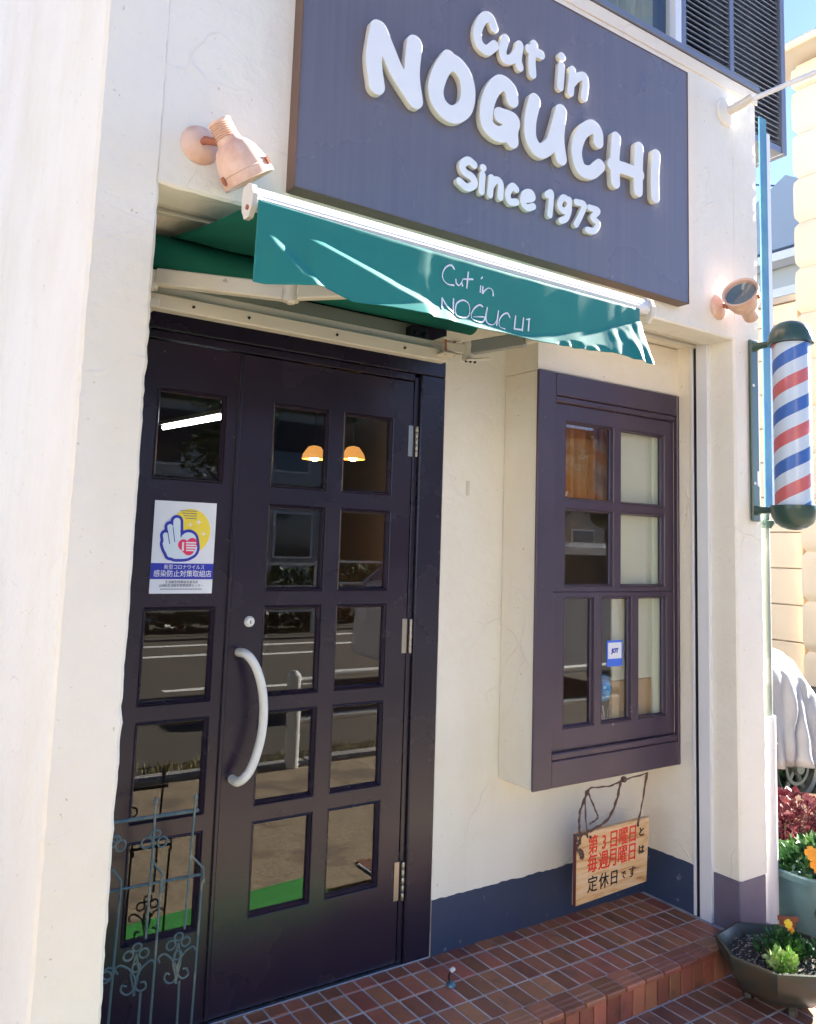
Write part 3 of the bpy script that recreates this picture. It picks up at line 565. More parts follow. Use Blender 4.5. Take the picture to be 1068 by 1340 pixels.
def finish_leaf(lf, mb, cols, rws, mat, y0, op=.012, glass_y=.030, skip=()):
    bmesh.ops.recalc_face_normals(mb.bm, faces=mb.bm.faces)
    sharp = [e_ for e_ in mb.bm.edges if len(e_.link_faces) == 2 and e_.link_faces[0].normal.dot(e_.link_faces[1].normal) < .5]
    bmesh.ops.bevel(mb.bm, geom=sharp, offset=.0025, segments=1, affect='EDGES')
    o = mb.build('leaf_frame', mat, lf, fix=False); 
    for a, c in enumerate(cols):
        for b, r_ in enumerate(rws):
            if (a, b) in skip: continue
            m2 = MB()                                             # chamfered glazing bead
            prof = [(-op+.0005, y0+.004), (-op+.004, y0+.0015), (-.003, glass_y-.009), (0, glass_y-.0015), (-op+.0005, glass_y-.0015)]
            rings = []
            for (o_, y) in prof:
                rings.append([m2.bm.verts.new(p) for p in ((c[0]+o_, y, r_[0]+o_), (c[1]-o_, y, r_[0]+o_), (c[1]-o_, y, r_[1]-o_), (c[0]+o_, y, r_[1]-o_))])
            for A, B in zip(rings, rings[1:]+rings[:1]):
                for k in range(4): m2.bm.faces.new((A[k], A[(k+1) % 4], B[(k+1) % 4], B[k]))
            m2.build('glazing_bead', mat, lf)
            dz = rt.gauss(0, .0012); dx = rt.gauss(0, .0012)
            m2 = MB(); y = glass_y
            q = [(c[0]-op+.001, r_[0]-op+.001), (c[1]+op-.001, r_[0]-op+.001), (c[1]+op-.001, r_[1]+op-.001), (c[0]-op+.001, r_[1]+op-.001)]
            cx, cz = (c[0]+c[1])/2, (r_[0]+r_[1])/2
            f = [(p[0], y+(p[0]-cx)*dx*2+(p[1]-cz)*dz*2, p[1]) for p in q]
            m2.prism(f, (0, .004, 0)).build('pane', MT['glass'], lf)
colM = [(-.668, -.485), (-.404, -.227)]; colS = [(-1.047, -.852)]
lf, mb = leaf('door_leaf', -.7925, -.1305, .006, 2.000, colM, rowsz)
finish_leaf(lf, mb, colM, rowsz, DR, .012); door = lf
rowS = [r_ for i, r_ in enumerate(rowsz) if i != 3]
lfs, mb = leaf('side_leaf', -1.138, -.7985, .006, 2.000, colS, rowS)
finish_leaf(lfs, mb, colS, rowS, DR, .012); side = lfs
box('cover_strip', -.8055, -.7935, .003, .0115, .008, 1.998, FR, side, bev=.002)
# lock and pull handle
m2 = MB(); m2.lathe([(0, .012), (.012, .012), (.0135, .0105), (.014, .006), (.0165, .004), (.017, 0)], (-.727, .012, 1.155), (0, -1, 0), 20); m2.build('lock', MT['handle'], door, smooth=True)
box('keyhole', -.7285, -.7255, -.0008, .0005, 1.149, 1.160, MT['dark'], door)
hp = [(-.756, .012, 1.062), (-.756, -.018, 1.064), (-.753, -.036, 1.062), (-.742, -.048, 1.050), (-.724, -.052, 1.022), (-.706, -.054, .975), (-.696, -.055, .925), (-.693, -.055, .875), (-.696, -.055, .825), (-.706, -.054, .775), (-.724, -.052, .725), (-.742, -.048, .700), (-.753, -.036, .688), (-.756, -.018, .684), (-.756, .012, .684)]
q = smooth_line(hp, 4); m2 = MB(); m2.tube(q, .0135, 16); m2.build('pull_handle', MT['handle'], door, smooth=True)
# hinges
for z0, z1 in ((1.726, 1.838), (1.032, 1.150), (.208, .333)):
    m2 = MB()
    n = 5; h = (z1-z0)/n
    for k in range(n): m2.lathe([(0, 0), (.0052, 0), (.0060, .0015), (.0060, h-.0025), (.0052, h-.001), (0, h-.001)], (-.1185, .004, z0+k*h), (0, 0, 1), 12)
    m2.box(-.150, -.1305, .0095, .0115, z0, z1, 0)
    m2.build('hinge', MT['brass'], door, smooth=True)
# threshold
box('threshold', -1.30, -.001, -.0055, .07, -.003, .0045, MT['steel'], bld, bev=.001)

# ---- bay window
WP = MT['winpaint']
box('bay_side', .2935, .310, -.185, -.0005, .558, 2.0775, MT['stucco_cream'], bld, bev=.003)
box('bay_side', 1.0895, XP-.0035, -.1735, -.0005, .558, 2.0775, MT['stucco_cream'], bld)
box('bay_bottom', .311, 1.0855, -.185, -.0008, .560, .585, MT['stucco_cream'], bld)
mb = MB(); ragged_beam(mb, .2935, XP-.003, -.1855, -.0005, 2.0785, ZH+.005, seed=21, amp=.001); mb.build('bay_top', MT['stucco_cream'], bld)
win = empty('bay_window', (.288, -.19, .556)); win.parent = bld
Wc = [(.460, .708), (.768, 1.018)]; Wr = [(1.282, 1.557), (1.611, 1.893)]
Wc3 = [(.460, .606), (.664, .816), (.874, 1.028)]; Wr3 = [(.764, 1.223)]
yA = -.176
# casing boards
box('casing', .2885, .379, -.196, -.184, .5565, 2.0785, WP, win, bev=.003)
box('casing', 1.0885, XP-.004, -.1958, -.1745, .5565, 2.0785, WP, win, bev=.003)
box('casing', .3795, 1.088, -.1956, -.184, 1.993, 2.078, WP, win, bev=.003)
box('casing', .3795, 1.088, -.1956, -.184, .557, .650, WP, win, bev=.003)
box('sill', .381, 1.087, -.1925, -.17, .6505, .676, WP, win, bev=.004, label='worn sill with paint rubbed through to bluish white')
box('head_moulding', .381, 1.087, -.190, -.17, 1.968, 1.9925, WP, win, bev=.005)
def sash_direct(cols, rws, x0, x1, z0, z1):
    lf2, mb2 = leaf('sash', x0, x1, z0, z1, cols, rws, yA, yA+.035, .010)
    bpy.data.objects.remove(lf2)
    bmesh.ops.recalc_face_normals(mb2.bm, faces=mb2.bm.faces)
    sharp = [e_ for e_ in mb2.bm.edges if len(e_.link_faces) == 2 and e_.link_faces[0].normal.dot(e_.link_faces[1].normal) < .5]
    bmesh.ops.bevel(mb2.bm, geom=sharp, offset=.0025, segments=1, affect='EDGES')
    mb2.build('sash', WP, win, fix=False)
    for c in cols:
        for r_ in rws:
            m2 = MB(); op = .010; gy = -.158; prof = [(-op+.0005, yA+.003), (-op+.004, yA+.001), (-.003, gy-.006), (0, gy-.001), (-op+.0005, gy-.001)]; rings = []
            for (o_, y) in prof:
                rings.append([m2.bm.verts.new(p) for p in ((c[0]+o_, y, r_[0]+o_), (c[1]-o_, y, r_[0]+o_), (c[1]-o_, y, r_[1]-o_), (c[0]+o_, y, r_[1]-o_))])
            for A, B in zip(rings, rings[1:]+rings[:1]):
                for k in range(4): m2.bm.faces.new((A[k], A[(k+1) % 4], B[(k+1) % 4], B[k]))
            m2.build('glazing_bead', WP, win)
            m2 = MB(); m2.box(c[0]-op+.001, c[1]+op-.001, gy, gy+.004, r_[0]-op+.001, r_[1]+op-.001); m2.build('pane', MT['glass'], win)
sash_direct(Wc, Wr, .3805, 1.0882, 1.2525, 1.967)
sash_direct(Wc3, Wr3, .3805, 1.0882, .677, 1.2523)

# ---- interior
RM = MT['room']
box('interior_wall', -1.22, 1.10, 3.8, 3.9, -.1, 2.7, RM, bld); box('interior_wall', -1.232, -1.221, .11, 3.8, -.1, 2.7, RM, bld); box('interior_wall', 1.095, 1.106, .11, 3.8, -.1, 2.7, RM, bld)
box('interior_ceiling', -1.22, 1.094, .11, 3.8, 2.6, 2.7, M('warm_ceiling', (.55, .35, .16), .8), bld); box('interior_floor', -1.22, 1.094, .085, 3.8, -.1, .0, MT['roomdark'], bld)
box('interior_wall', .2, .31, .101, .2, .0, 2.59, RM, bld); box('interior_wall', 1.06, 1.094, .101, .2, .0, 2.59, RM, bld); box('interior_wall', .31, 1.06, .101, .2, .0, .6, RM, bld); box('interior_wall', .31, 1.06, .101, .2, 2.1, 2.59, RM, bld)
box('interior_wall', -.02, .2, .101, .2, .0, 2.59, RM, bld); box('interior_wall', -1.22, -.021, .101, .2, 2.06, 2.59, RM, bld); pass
lampm = M('lit_lamp_glow', (1, .7, .3), .5, emit=((1, .62, .25), 10)); shade = M('amber_lamp_shade', (.55, .24, .06), .6, emit=((1, .42, .10), .10))
for i, (x, y, z, lb) in enumerate(((.30, 1.6, 1.86, 'amber glass pendant lamp glowing behind the top left door pane'), (.546, 1.6, 1.88, 'amber glass pendant lamp glowing behind the top right door pane'))):
    e_ = empty('pendant_lamp', (x, y, z), lb, 'lamp', 'lit pendant lamps inside the shop')
    MB().lathe([(.012, .075), (.035, .068), (.062, .03), (.070, 0), (.066, 0), (.058, .028), (.03, .06), (0, .068)], (x, y, z), n=24).build('lamp_shade', shade, e_, smooth=True)
    MB().lathe([(0, -.012), (.022, -.004), (.030, .012), (.02, .04), (0, .055)], (x, y, z), n=12).build('bulb', lampm, e_, smooth=True)
    MB().tube([(x, y, z+.1), (x, y, 2.6)], .004, 6).build('cord', MT['dark'], e_)
tl = empty('tube_light', (-.55, 2.4, 2.2), 'thin white fluorescent tube glowing inside behind the side panel', 'lamp')
MB().tube([(-.53, 1.64, 1.95), (-.45, 1.08, 1.95)], .010, 8).build('tube', M('tube_glow', (1, 1, 1), .5, emit=((.85, .93, 1), 3)), tl)
MB().obox((-.532, 1.66, 1.975), (-.448, 1.06, 1.975), .03, .02).build('tube_housing', MT['metalwhite'], tl)
# things seen in the bay window
cur = M('orange_curtain', (.60, .20, .05), .9, vary=(3, (.62, .35, .18), .4, .6))
ce = empty('orange_curtain', (.5, .16, 1.6), 'orange curtain hanging behind the upper left window pane', 'curtain')
mb = MB(); pts = [(.48+k*.010, .02+.02*math.sin(k*.9)+.008*math.sin(k*2.3), 0) for k in range(52)]
for k in range(len(pts)-1):
    a = pts[k]; b = pts[k+1]
    mb.poly([(a[0], a[1], 1.60), (b[0], b[1], 1.60), (b[0], b[1], 2.08), (a[0], a[1], 2.08)])
mb.build('cloth', cur, ce, smooth=True, fix=False)
bd_ = empty('pale_display_board', (.9, -.12, .9), 'pale cream board standing inside behind the right column of window panes', 'board')
MB().box(.768, 1.055, -.128, -.118, .90, 2.02, .002).build('board_panel', M('pale_board', (.62, .60, .50), .7, bump=(3, .3, .01)), bd_)
MB().box(.768, 1.055, -.128, -.112, .602, .898, .002).build('lower_panel', M('tan_board', (.45, .30, .17), .7), bd_)
MB().box(1.0, 1.050, -.140, -.1285, .603, 2.015, .002).build('edge_batten', M('pale_batten', (.66, .68, .55), .6), bd_)
vs_e = empty('glass_ornament', (.80, -.06, .59), 'blue glass globe on fanned white stand inside the lower window panes', 'ornament')
MB().lathe([(0, 0), (.045, 0), (.04, .012), (.012, .03), (.012, .12), (.03, .14)], (.78, -.07, .60), n=16).build('stand', MT['letter'], vs_e, smooth=True)
MB().lathe([(0, -.055)]+[(.055*math.sin(a), -.055*math.cos(a)) for a in [k*math.pi/12 for k in range(1, 12)]]+[(0, .055)], (.78, -.07, .865), n=20).build('globe', M('blue_glass', (.1, .35, .8), .1, spec=.8), vs_e, smooth=True)
mb = MB()
for k in range(13):
    a = R(-75+k*12.5); mb.obox((.78, -.085, .70), (.78+.085*math.sin(a), -.085, .70+.10*math.cos(a)), .004, .004)
mb.build('fan', MT['letter'], vs_e)
st = empty('card_sticker', (.74, -.16, 1.0), 'small blue and white card sticker on the middle lower window pane', 'sticker')
box('sticker_sheet', .702, .792, -.1598, -.1588, .962, 1.062, M('sticker_blue', (.05, .16, .75), .4), st)
box('sticker_panel', .709, .785, -.1606, -.1599, .992, 1.054, MT['paper'], st)

# ================================================================== upper floor
uf = empty('upper_floor', (0, -.3, 3.4)); uf.parent = bld
LV = MT['louvre']; AL = MT['alu']
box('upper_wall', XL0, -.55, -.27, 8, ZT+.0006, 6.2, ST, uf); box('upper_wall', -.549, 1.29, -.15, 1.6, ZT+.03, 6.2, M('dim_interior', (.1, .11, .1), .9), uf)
x0, x1, zb = .972, 1.742, 3.305
box('louvre_frame', x0, x0+.03, -.32, -.28, ZT+.035, 5.2, AL, uf, bev=.002)
box('louvre_frame', x1-.035, x1, -.325, -.16, zb, 5.2, AL, uf, bev=.002)
box('louvre_frame', 1.315, 1.345, -.318, -.285, ZT+.035, 5.2, AL, uf, bev=.002)
box('louvre_frame', XP1+.02, x1-.036, -.3205, -.16, zb, zb+.035, AL, uf, bev=.002)
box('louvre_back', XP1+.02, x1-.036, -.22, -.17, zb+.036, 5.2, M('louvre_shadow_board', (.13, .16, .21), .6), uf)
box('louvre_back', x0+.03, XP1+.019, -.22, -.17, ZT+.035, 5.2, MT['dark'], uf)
mb = MB(); z = zb+.05
while z < 5.1:
    xa = XP1+.016 if z < ZT+.05 else x0+.031
    mb.prism([(xa, -.312, z), (xa, -.285, z+.018), (xa, -.283, z+.016), (xa, -.310, z-.002)], (x1-.037-xa, 0, 0)); z += .0265
mb.build('louvre_slat', LV, uf, kind='stuff')
# window left of louvre, curtains behind glass
box('window_post', .925, .965, -.325, -.27, ZT+.03, 5.2, MT['bar'], uf, bev=.003)
box('window_rail', -.54, .924, -.315, -.27, ZT+.03, ZT+.062, AL, uf, bev=.003)
box('window_post', .16, .195, -.312, -.27, ZT+.063, 5.2, AL, uf, bev=.003)
box('pane', .196, .924, -.295, -.290, ZT+.063, 5.2, MT['glass'], uf); box('pane', -.54, .159, -.285, -.280, ZT+.063, 5.2, MT['glass'], uf)
mb = MB(); pts = [(-.5+k*.014, -.215+.018*math.sin(k*.75)+.01*math.sin(k*1.9)) for k in range(100)]
for a, b in zip(pts[:-1], pts[1:]): mb.poly([(a[0], a[1], ZT+.06), (b[0], b[1], ZT+.06), (b[0], b[1], 5.2), (a[0], a[1], 5.2)])
mb.build('curtain', M('green_curtain', (.20, .27, .20), .9, vary=(8, (.32, .30, .16), .42, .6)), uf, smooth=True, fix=False)
# ================================================================== big sign
sg = empty('shop_sign', (-.07, -.465, 2.345), 'large brown grey sign board reading Cut in NOGUCHI Since 1973 in white letters', 'sign')
SX0, SX1, SZ0, SZ1 = -.894, .757, 2.346, 3.275
mb = MB(); mb.prism([(SX0+.004, -.508, SZ0+.004), (SX1-.004, -.508, SZ0+.004), (SX1-.004, -.508, SZ1-.004), (SX0+.004, -.508, SZ1-.004)], (0, .012, 0)); mb.build('sign_face', MT['signpanel'], sg)
e = .0035
for a in ((SX0, SX0+e, SZ0, SZ1), (SX1-e, SX1, SZ0, SZ1), (SX0+e+.0003, SX1-e-.0003, SZ0, SZ0+e), (SX0+e+.0003, SX1-e-.0003, SZ1-e, SZ1)):
    MB().box(a[0], a[1], -.5105, YF+.001, a[2], a[3], .001).build('edge_trim', MT['signedge'], sg)
for ch, wd, sts in LETTERS:
    xs = [p[0] for s in sts for p in s]; zs = [p[1] for s in sts for p in s]; wd2 = wd*.85
    bnd = (min(xs)-wd-.02, max(xs)+wd+.02, min(zs)-wd-.02, max(zs)+wd+.02)
    f = capsules(sts, wd2)
    big = wd > .022; th = .021 if big else .016
    o = sdf_shape('letter', f, bnd, .0028 if big else .0018, th/2-.0006, .0008, wallxf(-.509-th/2), MT['letter_side'], sg)
    o.data.materials.append(MT['letter'])
    for p in o.data.polygons:
        if p.normal.y < -.8: p.material_index = 1

# ================================================================== awning
aw = empty('awning', (-.45, -.3, 2.15), 'green retractable awning with teal valence over the door', 'awning')
AX0, AX1 = -1.112, .232
mb = MB(); mb.tube([(AX0-.04, -.125, 2.222), (.02, -.125, 2.222)], .047, 28); mb.build('roller', MT['green'], aw, smooth=True)
def fz(t, x): return 2.268-.098*t-.010*math.sin(math.pi*t)+.002*math.sin(x*9+t*4)
mb = MB(); nx, ny = 40, 18; G_ = [[mb.bm.verts.new((AX0+.012+(AX1-AX0-.024)*i/nx-(.0 if 1 else 0), -.128-(.60)*j/ny, fz(j/ny, i*.1))) for j in range(ny+1)] for i in range(nx+1)]
for i in range(nx):
    for j in range(ny): mb.bm.faces.new((G_[i][j], G_[i+1][j], G_[i+1][j+1], G_[i][j+1]))
cl = mb.build('canopy_cloth', MT['green'], aw, smooth=True, fix=False)
md = cl.modifiers.new('thick', 'SOLIDIFY'); md.thickness = .0012
# front bar with end caps
yb, zbq = -.748, 2.172
prof = [(yb+.030, zbq-.016), (yb-.006, zbq-.020), (yb-.016, zbq-.012), (yb-.020, zbq-.003), (yb-.016, zbq+.002), (yb-.017, zbq+.006), (yb-.010, zbq+.022), (yb+.004, zbq+.031), (yb+.024, zbq+.028), (yb+.032, zbq+.018)]
mb = MB(); mb.prism([(AX0+.008, y, z) for y, z in prof], (AX1-AX0-.016, 0, 0)); mb.build('front_bar', MT['bar'], aw)
for xa, sgn in ((AX0, 1), (AX1, -1)):
    mb = MB(); cp = [(yb+.036, zbq-.020), (yb+.020, zbq-.044), (yb-.006, zbq-.046), (yb-.022, zbq-.026), (yb-.026, zbq+.004), (yb-.018, zbq+.026), (yb+.002, zbq+.037), (yb+.030, zbq+.034), (yb+.038, zbq+.02)]
    mb.prism([(xa-.004 if sgn > 0 else xa-.006, y, z) for y, z in cp], (.012, 0, 0)); o = mb.build('end_cap', MT['metalwhite'], aw)
    MB().lathe([(0, .0), (.006, 0), (.006, .004), (0, .004)], (xa-.004 if sgn > 0 else xa+.006, yb, zbq-.022), (-sgn, 0, 0), 10).build('screw', MT['rust'], aw)
# valence
def interp(pl, x):
    if x <= pl[0][0]: return pl[0][1]
    for a, b in zip(pl[:-1], pl[1:]):
        if x <= b[0]: return a[1]+(b[1]-a[1])*(x-a[0])/(b[0]-a[0])
    return pl[-1][1]
VX0, VX1 = -1.108, .172; NX, NZ = 230, 96
def vgrid():
    P = np.zeros((NX+1, NZ+1, 3))
    for i in range(NX+1):
        x = VX0+(VX1-VX0)*i/NX; zt = 2.156+.004*math.sin(x*3); zb_ = interp(VAL['bot'], x)+.0012*math.sin(x*31); zl = interp(VAL['low'], x)+.0015*math.sin(x*23); zs_ = interp(VAL['str'], x)
        d = 0.0; lacc = 0.
        for j in range(NZ+1):
            z = zt+(zb_-zt)*j/NZ
            lit = 0.
            sm = lambda v, a, b: min(max((v-a)/(b-a), 0), 1)
            if x > -.64: lit = sm(zl-z, -.002, .004)
            elif x > -1.075:
                wdt = .010 if x < -.95 else .012+.02*sm(x, -.95, -.75)
                wdt *= sm(x, -1.08, -1.0)*.7+.3
                lit = sm(zl-z, -.002, .002)*(1-sm(zl-z, wdt, wdt+.006))
            if -.97 < x < -.56:
                ww = .006+.009*sm(x, -.97, -.6); lit = max(lit, sm(zs_-z, -.002, .002)*(1-sm(zs_-z, ww, ww+.005)))
            if -.9 < x < .16: lit = max(lit, (1-sm(zt-z, .004, .009))*sm(x, -.9, -.5)*(.7+.3*nz1(x*14, 3)))
            wr = nz1(x*38, z*30, 2)+.6*nz1(x*80, z*50, 7)
            slope = -.03+(.40 if x > -.64 else .75)*lit
            if x > .02: slope += lit*sm(x, .02, .1)*.30*wr
            elif x > -.2 and z < zb_+.02: slope += lit*1.5*min(0, nz1(x*30, z*40, 5))
            lacc += lit if x > -.64 else 0
            d += slope*(zt-zb_)/NZ
            P[i, j] = (x, -.7665-d-.003*math.sin(x*7+1)*(j/NZ)-.020*sm(x, VX1, VX0)-.0*lacc, z)
    return P
VP = vgrid()
for _ in range(3): VP[:, :, 1] = (VP[:, :, 1]+np.roll(VP[:, :, 1], 1, 0)+np.roll(VP[:, :, 1], -1, 0))/3; VP[0, :, 1] = VP[1, :, 1]; VP[-1, :, 1] = VP[-2, :, 1]
mb = MB(); vg = [[mb.bm.verts.new(VP[i, j]) for j in range(NZ+1)] for i in range(NX+1)]
for i in range(NX):
    for j in range(NZ): mb.bm.faces.new((vg[i][j], vg[i+1][j], vg[i+1][j+1], vg[i][j+1]))
va = mb.build('valence', MT['teal'], aw, smooth=True, fix=False); md = va.modifiers.new('thick', 'SOLIDIFY'); md.thickness = .0012; md.offset = -1
def von(x, z):
    i = min(max((x-VX0)/(VX1-VX0)*NX, 0), NX-1); i0 = int(i); zt, zb_ = VP[i0, 0, 2], VP[i0, -1, 2]; j = min(max((zt-z)/(zt-zb_)*NZ, 0), NZ); j0 = int(round(j))
    return VP[i0, j0, 1], z >= zb_+.002
for st_ in SCRIPT:
    mb = MB()
    q = smooth_line([(p[0], p[1]+.004) for p in st_], 6); fine = []
    for a, b in zip(q[:-1], q[1:]):
        n_ = max(1, int(math.hypot(b[0]-a[0], b[1]-a[1])/.003))
        for k in range(n_): fine.append((a[0]+(b[0]-a[0])*k/n_, a[1]+(b[1]-a[1])*k/n_))
    fine.append(q[-1]); prev = None
    for k, (x, z) in enumerate(fine):
        a = fine[max(k-1, 0)]; b = fine[min(k+1, len(fine)-1)]; tx, tz = b[0]-a[0], b[1]-a[1]; l_ = math.hypot(tx, tz) or 1; nx_, nz_ = -tz/l_, tx/l_; wd = .0016+.0007*math.sin(k*.21)
        y, ok = von(x, z)
        if not ok: prev = None; continue
        cur_ = [mb.bm.verts.new((x+nx_*wd, von(x+nx_*wd, z+nz_*wd)[0]-.0022, z+nz_*wd)), mb.bm.verts.new((x-nx_*wd, von(x-nx_*wd, z-nz_*wd)[0]-.0022, z-nz_*wd))]
        if prev: mb.bm.faces.new((prev[0], cur_[0], cur_[1], prev[1]))
        prev = cur_
    o = mb.build('lettering_stroke', MT['script'], aw, fix=False)
    md = o.modifiers.new('thick', 'SOLIDIFY'); md.thickness = .0006
# wall beam, brackets and arms
mw = MT['metalwhite']
MB().box(-1.20, -.118, -.172, -.130, 2.045, 2.088, .003).build('torsion_bar', mw, aw)
MB().box(-1.20, -.125, -.150, -.115, 2.089, 2.118, .002).build('torsion_bar', mw, aw)
for x in (-1.03, -.86, -.56, -.30): MB().lathe([(0, .0), (.0045, 0), (.0045, .003), (0, .003)], (x, -.172, 2.066), (0, -1, 0), 8).build('bolt', MT['dark'], aw)
MB().box(-1.2, -.168, -.062, -.032, 2.120, 2.190, .003).build('mounting_rail', M('grey_mounting_rail', (.30, .33, .28), .5), aw)
def bracket(x, sc_=1):
    MB().box(x-.035, x+.035, -.10, -.004, 2.12, 2.175, .003).build('wall_bracket', MT['dark'], aw)
    for dx in (-.02, .02):
        MB().lathe([(0, 0), (.008, 0), (.008, .006), (.004, .012), (0, .012)], (x+dx, -.10, 2.15), (0, -1, 0), 10).build('bolt', MT['dark'], aw)
bracket(-1.06); bracket(-.19)
def joint(p, name, h=.045, r_=.022):
    MB().lathe([(0, -h/2-.006), (.010, -h/2-.006), (.012, -h/2), (r_, -h/2), (r_*1.05, -h/4), (r_*.9, 0), (r_*1.05, h/4), (r_, h/2), (.010, h/2), (0, h/2+.006)], p, (0, 0, 1), 16).build(name, mw, aw, smooth=True)
# left arm
mb = MB(); mb.obox((-1.150, -.205, 2.120), (-.862, -.418, 2.084), .034, .046, bev=.004); mb.build('arm', mw, aw)
joint((-.850, -.432, 2.082), 'elbow_joint', .05)
mb = MB(); mb.obox((-.838, -.440, 2.084), (-.36, -.715, 2.135), .030, .042, bev=.004); mb.build('arm', mw, aw)
joint((-1.165, -.195, 2.112), 'shoulder_joint', .05)
MB().box(-1.19, -1.14, -.215, -.13, 2.035, 2.060, .003).build('shoulder_plate', mw, aw)
# right arm
for dz in (-.026, .026): MB().box(-.165, -.095, -.215, -.128, 2.092+dz-.003, 2.092+dz+.003, .001).build('shoulder_plate', mw, aw)
for dx in (-.150, -.112): MB().tube([(dx, -.200, 2.062), (dx, -.200, 2.120)], .004, 8).build('shoulder_pin', MT['rust'], aw)
MB().obox((-.150, -.185, 2.090), (-.078, -.215, 2.088), .03, .034, bev=.003).build('shoulder_block', mw, aw)
joint((-.070, -.222, 2.082), 'shoulder_joint', .062, .020)
for k in range(3): MB().lathe([(0, 0), (.005, 0), (.005, .004), (0, .004)], (-.085+.016*k, -.232-.004*k, 2.045), (0, -.4, -1), 8).build('bolt', MT['dark'], aw)
mb = MB(); mb.obox((-.060, -.232, 2.094), (.022, -.415, 2.104), .030, .046, bev=.003); mb.build('arm', M('grey_arm_sleeve', (.25, .26, .25), .45), aw)
mb = MB(); mb.obox((.023, -.418, 2.104), (.128, -.715, 2.132), .022, .034, bev=.003); mb.build('arm', mw, aw)
MB().tube([(-.09, -.24, 2.047), (-.02, -.28, 2.054)], .005, 8).build('tension_screw', mw, aw)

# ================================================================== spot lamps
def spot(name, base, pivot, axis, label, L_=.085, rr=.066, fins=True):
    e_ = empty(name, base, label, 'lamp', 'salmon spot lamps on the wall')
    b = Vector(base); pv = Vector(pivot); ax = Vector(axis).normalized()
    MB().lathe([(0, .024), (.022, .024), (.036, .018), (.048, .007), (.051, 0), (0, 0)], b, (0, -1, 0), 28).build('wall_plate', MT['salmon'], e_, smooth=True)
    MB().tube([b+Vector((0, -.015, 0)), b+Vector((0, -.035, 0)), b.lerp(pv, .7)+Vector((0, -.01, 0)), pv], [.009, .010, .009, .008], 10).build('knuckle', MT['rust'], e_, smooth=True)
    # body: neck cylinder (fins) then bell
    c0 = pv-ax*.035
    pr_ = [(0, -.028), (.026, -.028), (.030, -.024)]
    if fins:
        for k in range(7): pr_ += [(.030, -.020+k*.0055), (.0265, -.0185+k*.0055), (.0265, -.0165+k*.0055), (.030, -.0155+k*.0055)]
    pr_ += [(.031, .024), (.034, .032), (.044, .040), (.054, .056), (.062, .080), (rr, .100), (rr+.001, .104), (rr-.001, .106), (rr, .108), (rr+.003, .130), (rr, .131), (rr-.006, .128), (rr-.008, .112), (.040, .085), (0, .078)]
    MB().lathe(pr_, c0, ax, 32).build('lamp_head', MT['salmon'], e_, smooth=True)
    MB().lathe([(0, .108), (.030, .110), (rr-.012, .117), (rr-.0095, .112), (rr-.02, .10), (0, .10)], c0, ax, 28).build('lens', MT['lens'], e_, smooth=True)
    t1 = ax.orthogonal().normalized(); t2 = ax.cross(t1)
    for k in range(3):
        a = 2*math.pi*k/3+.6; q = c0+ax*.106+(t1*math.cos(a)+t2*math.sin(a))*(rr+.003)
        MB().obox(q-ax*.008, q+ax*.012, .010, .006).build('clip', MT['rust'], e_)
    return e_
spot('spot_lamp', (-1.138, -.4615, 2.404), (-1.090, -.550, 2.385), (.585, .05, -.791), 'left spot lamp of faded salmon metal pointing down at the pale wall')
spot('spot_lamp', (1.005, -.4615, 2.392), (1.040, -.565, 2.375), (-.87, -.25, .43), 'right spot lamp of faded salmon metal tilted up towards the sign', fins=False)

# flag pole holder
fp = empty('flagpole_holder', (1.067, -.462, 3.235), 'white wall bracket with thin pole sticking out at the top right of the wall', 'pole bracket')
MB().lathe([(0, .020), (.030, .018), (.058, .010), (.062, 0), (0, 0)], (1.067, -.461, 3.235), (0, -1, 0), 28).build('wall_plate', ST, fp, smooth=True)
MB().tube([(1.067, -.47, 3.235), (1.085, -.53, 3.250), (1.10, -.56, 3.27)], [.020, .018, .016], 14).build('socket', MT['metalwhite'], fp, smooth=True)
MB().tube([(1.09, -.54, 3.255), (1.42, -1.10, 3.43)], .0105, 12).build('pole', MT['bar'], fp, smooth=True)

# ================================================================== barber pole
bp_ = empty('barber_pole', (1.21, -.46, 1.92), 'red white and blue striped barber pole with green caps on the right pillar', 'barber pole')
PG = MT['polegreen']; px, py = 1.222, -.632
MB().box(1.193, 1.243, -.478, YF-.004, 1.548, 2.292, .004).build('back_plate', PG, bp_)
for z in (2.10, 1.70): MB().lathe([(0, 0), (.006, 0), (.006, .004), (0, .004)], (1.205, -.478, z), (0, -1, 0), 10).build('screw', MT['bar'], bp_)
box('maker_plate', 1.225, 1.240, -.4788, -.4781, 1.69, 1.75, MT['paper'], bp_)
for z in (2.262, 1.592): MB().tube([(1.218, -.476, z), (1.218, -.50, z), (1.219, -.555, z), (px, py+.03, z)], [.022, .014, .013, .016], 12).build('bracket_arm', PG, bp_, smooth=True)
pt, pb = 2.245, 1.607
dome = lambda s: [(.070, 0), (.0845, 0), (.085, .014), (.083, .022), (.080, .040), (.068, .066), (.046, .083), (.020, .092), (0, .094)]
MB().lathe(dome(1), (px, py, pt), (0, 0, 1), 36).build('top_cap', PG, bp_, smooth=True)
MB().lathe(dome(1), (px, py, pb), (0, 0, -1), 36).build('bottom_cap', PG, bp_, smooth=True)
sm_ = bpy.data.materials.new('barber_stripes'); sm_.use_nodes = True; nt = sm_.node_tree; P = nt.nodes['Principled BSDF']; P.inputs['Roughness'].default_value = .4
tc = node(nt, 'ShaderNodeTexCoord'); sp_ = node(nt, 'ShaderNodeSeparateXYZ'); nt.links.new(tc.outputs['Object'], sp_.inputs[0])
at = node(nt, 'ShaderNodeMath', operation='ARCTAN2'); nt.links.new(sp_.outputs[1], at.inputs[0]); nt.links.new(sp_.outputs[0], at.inputs[1])
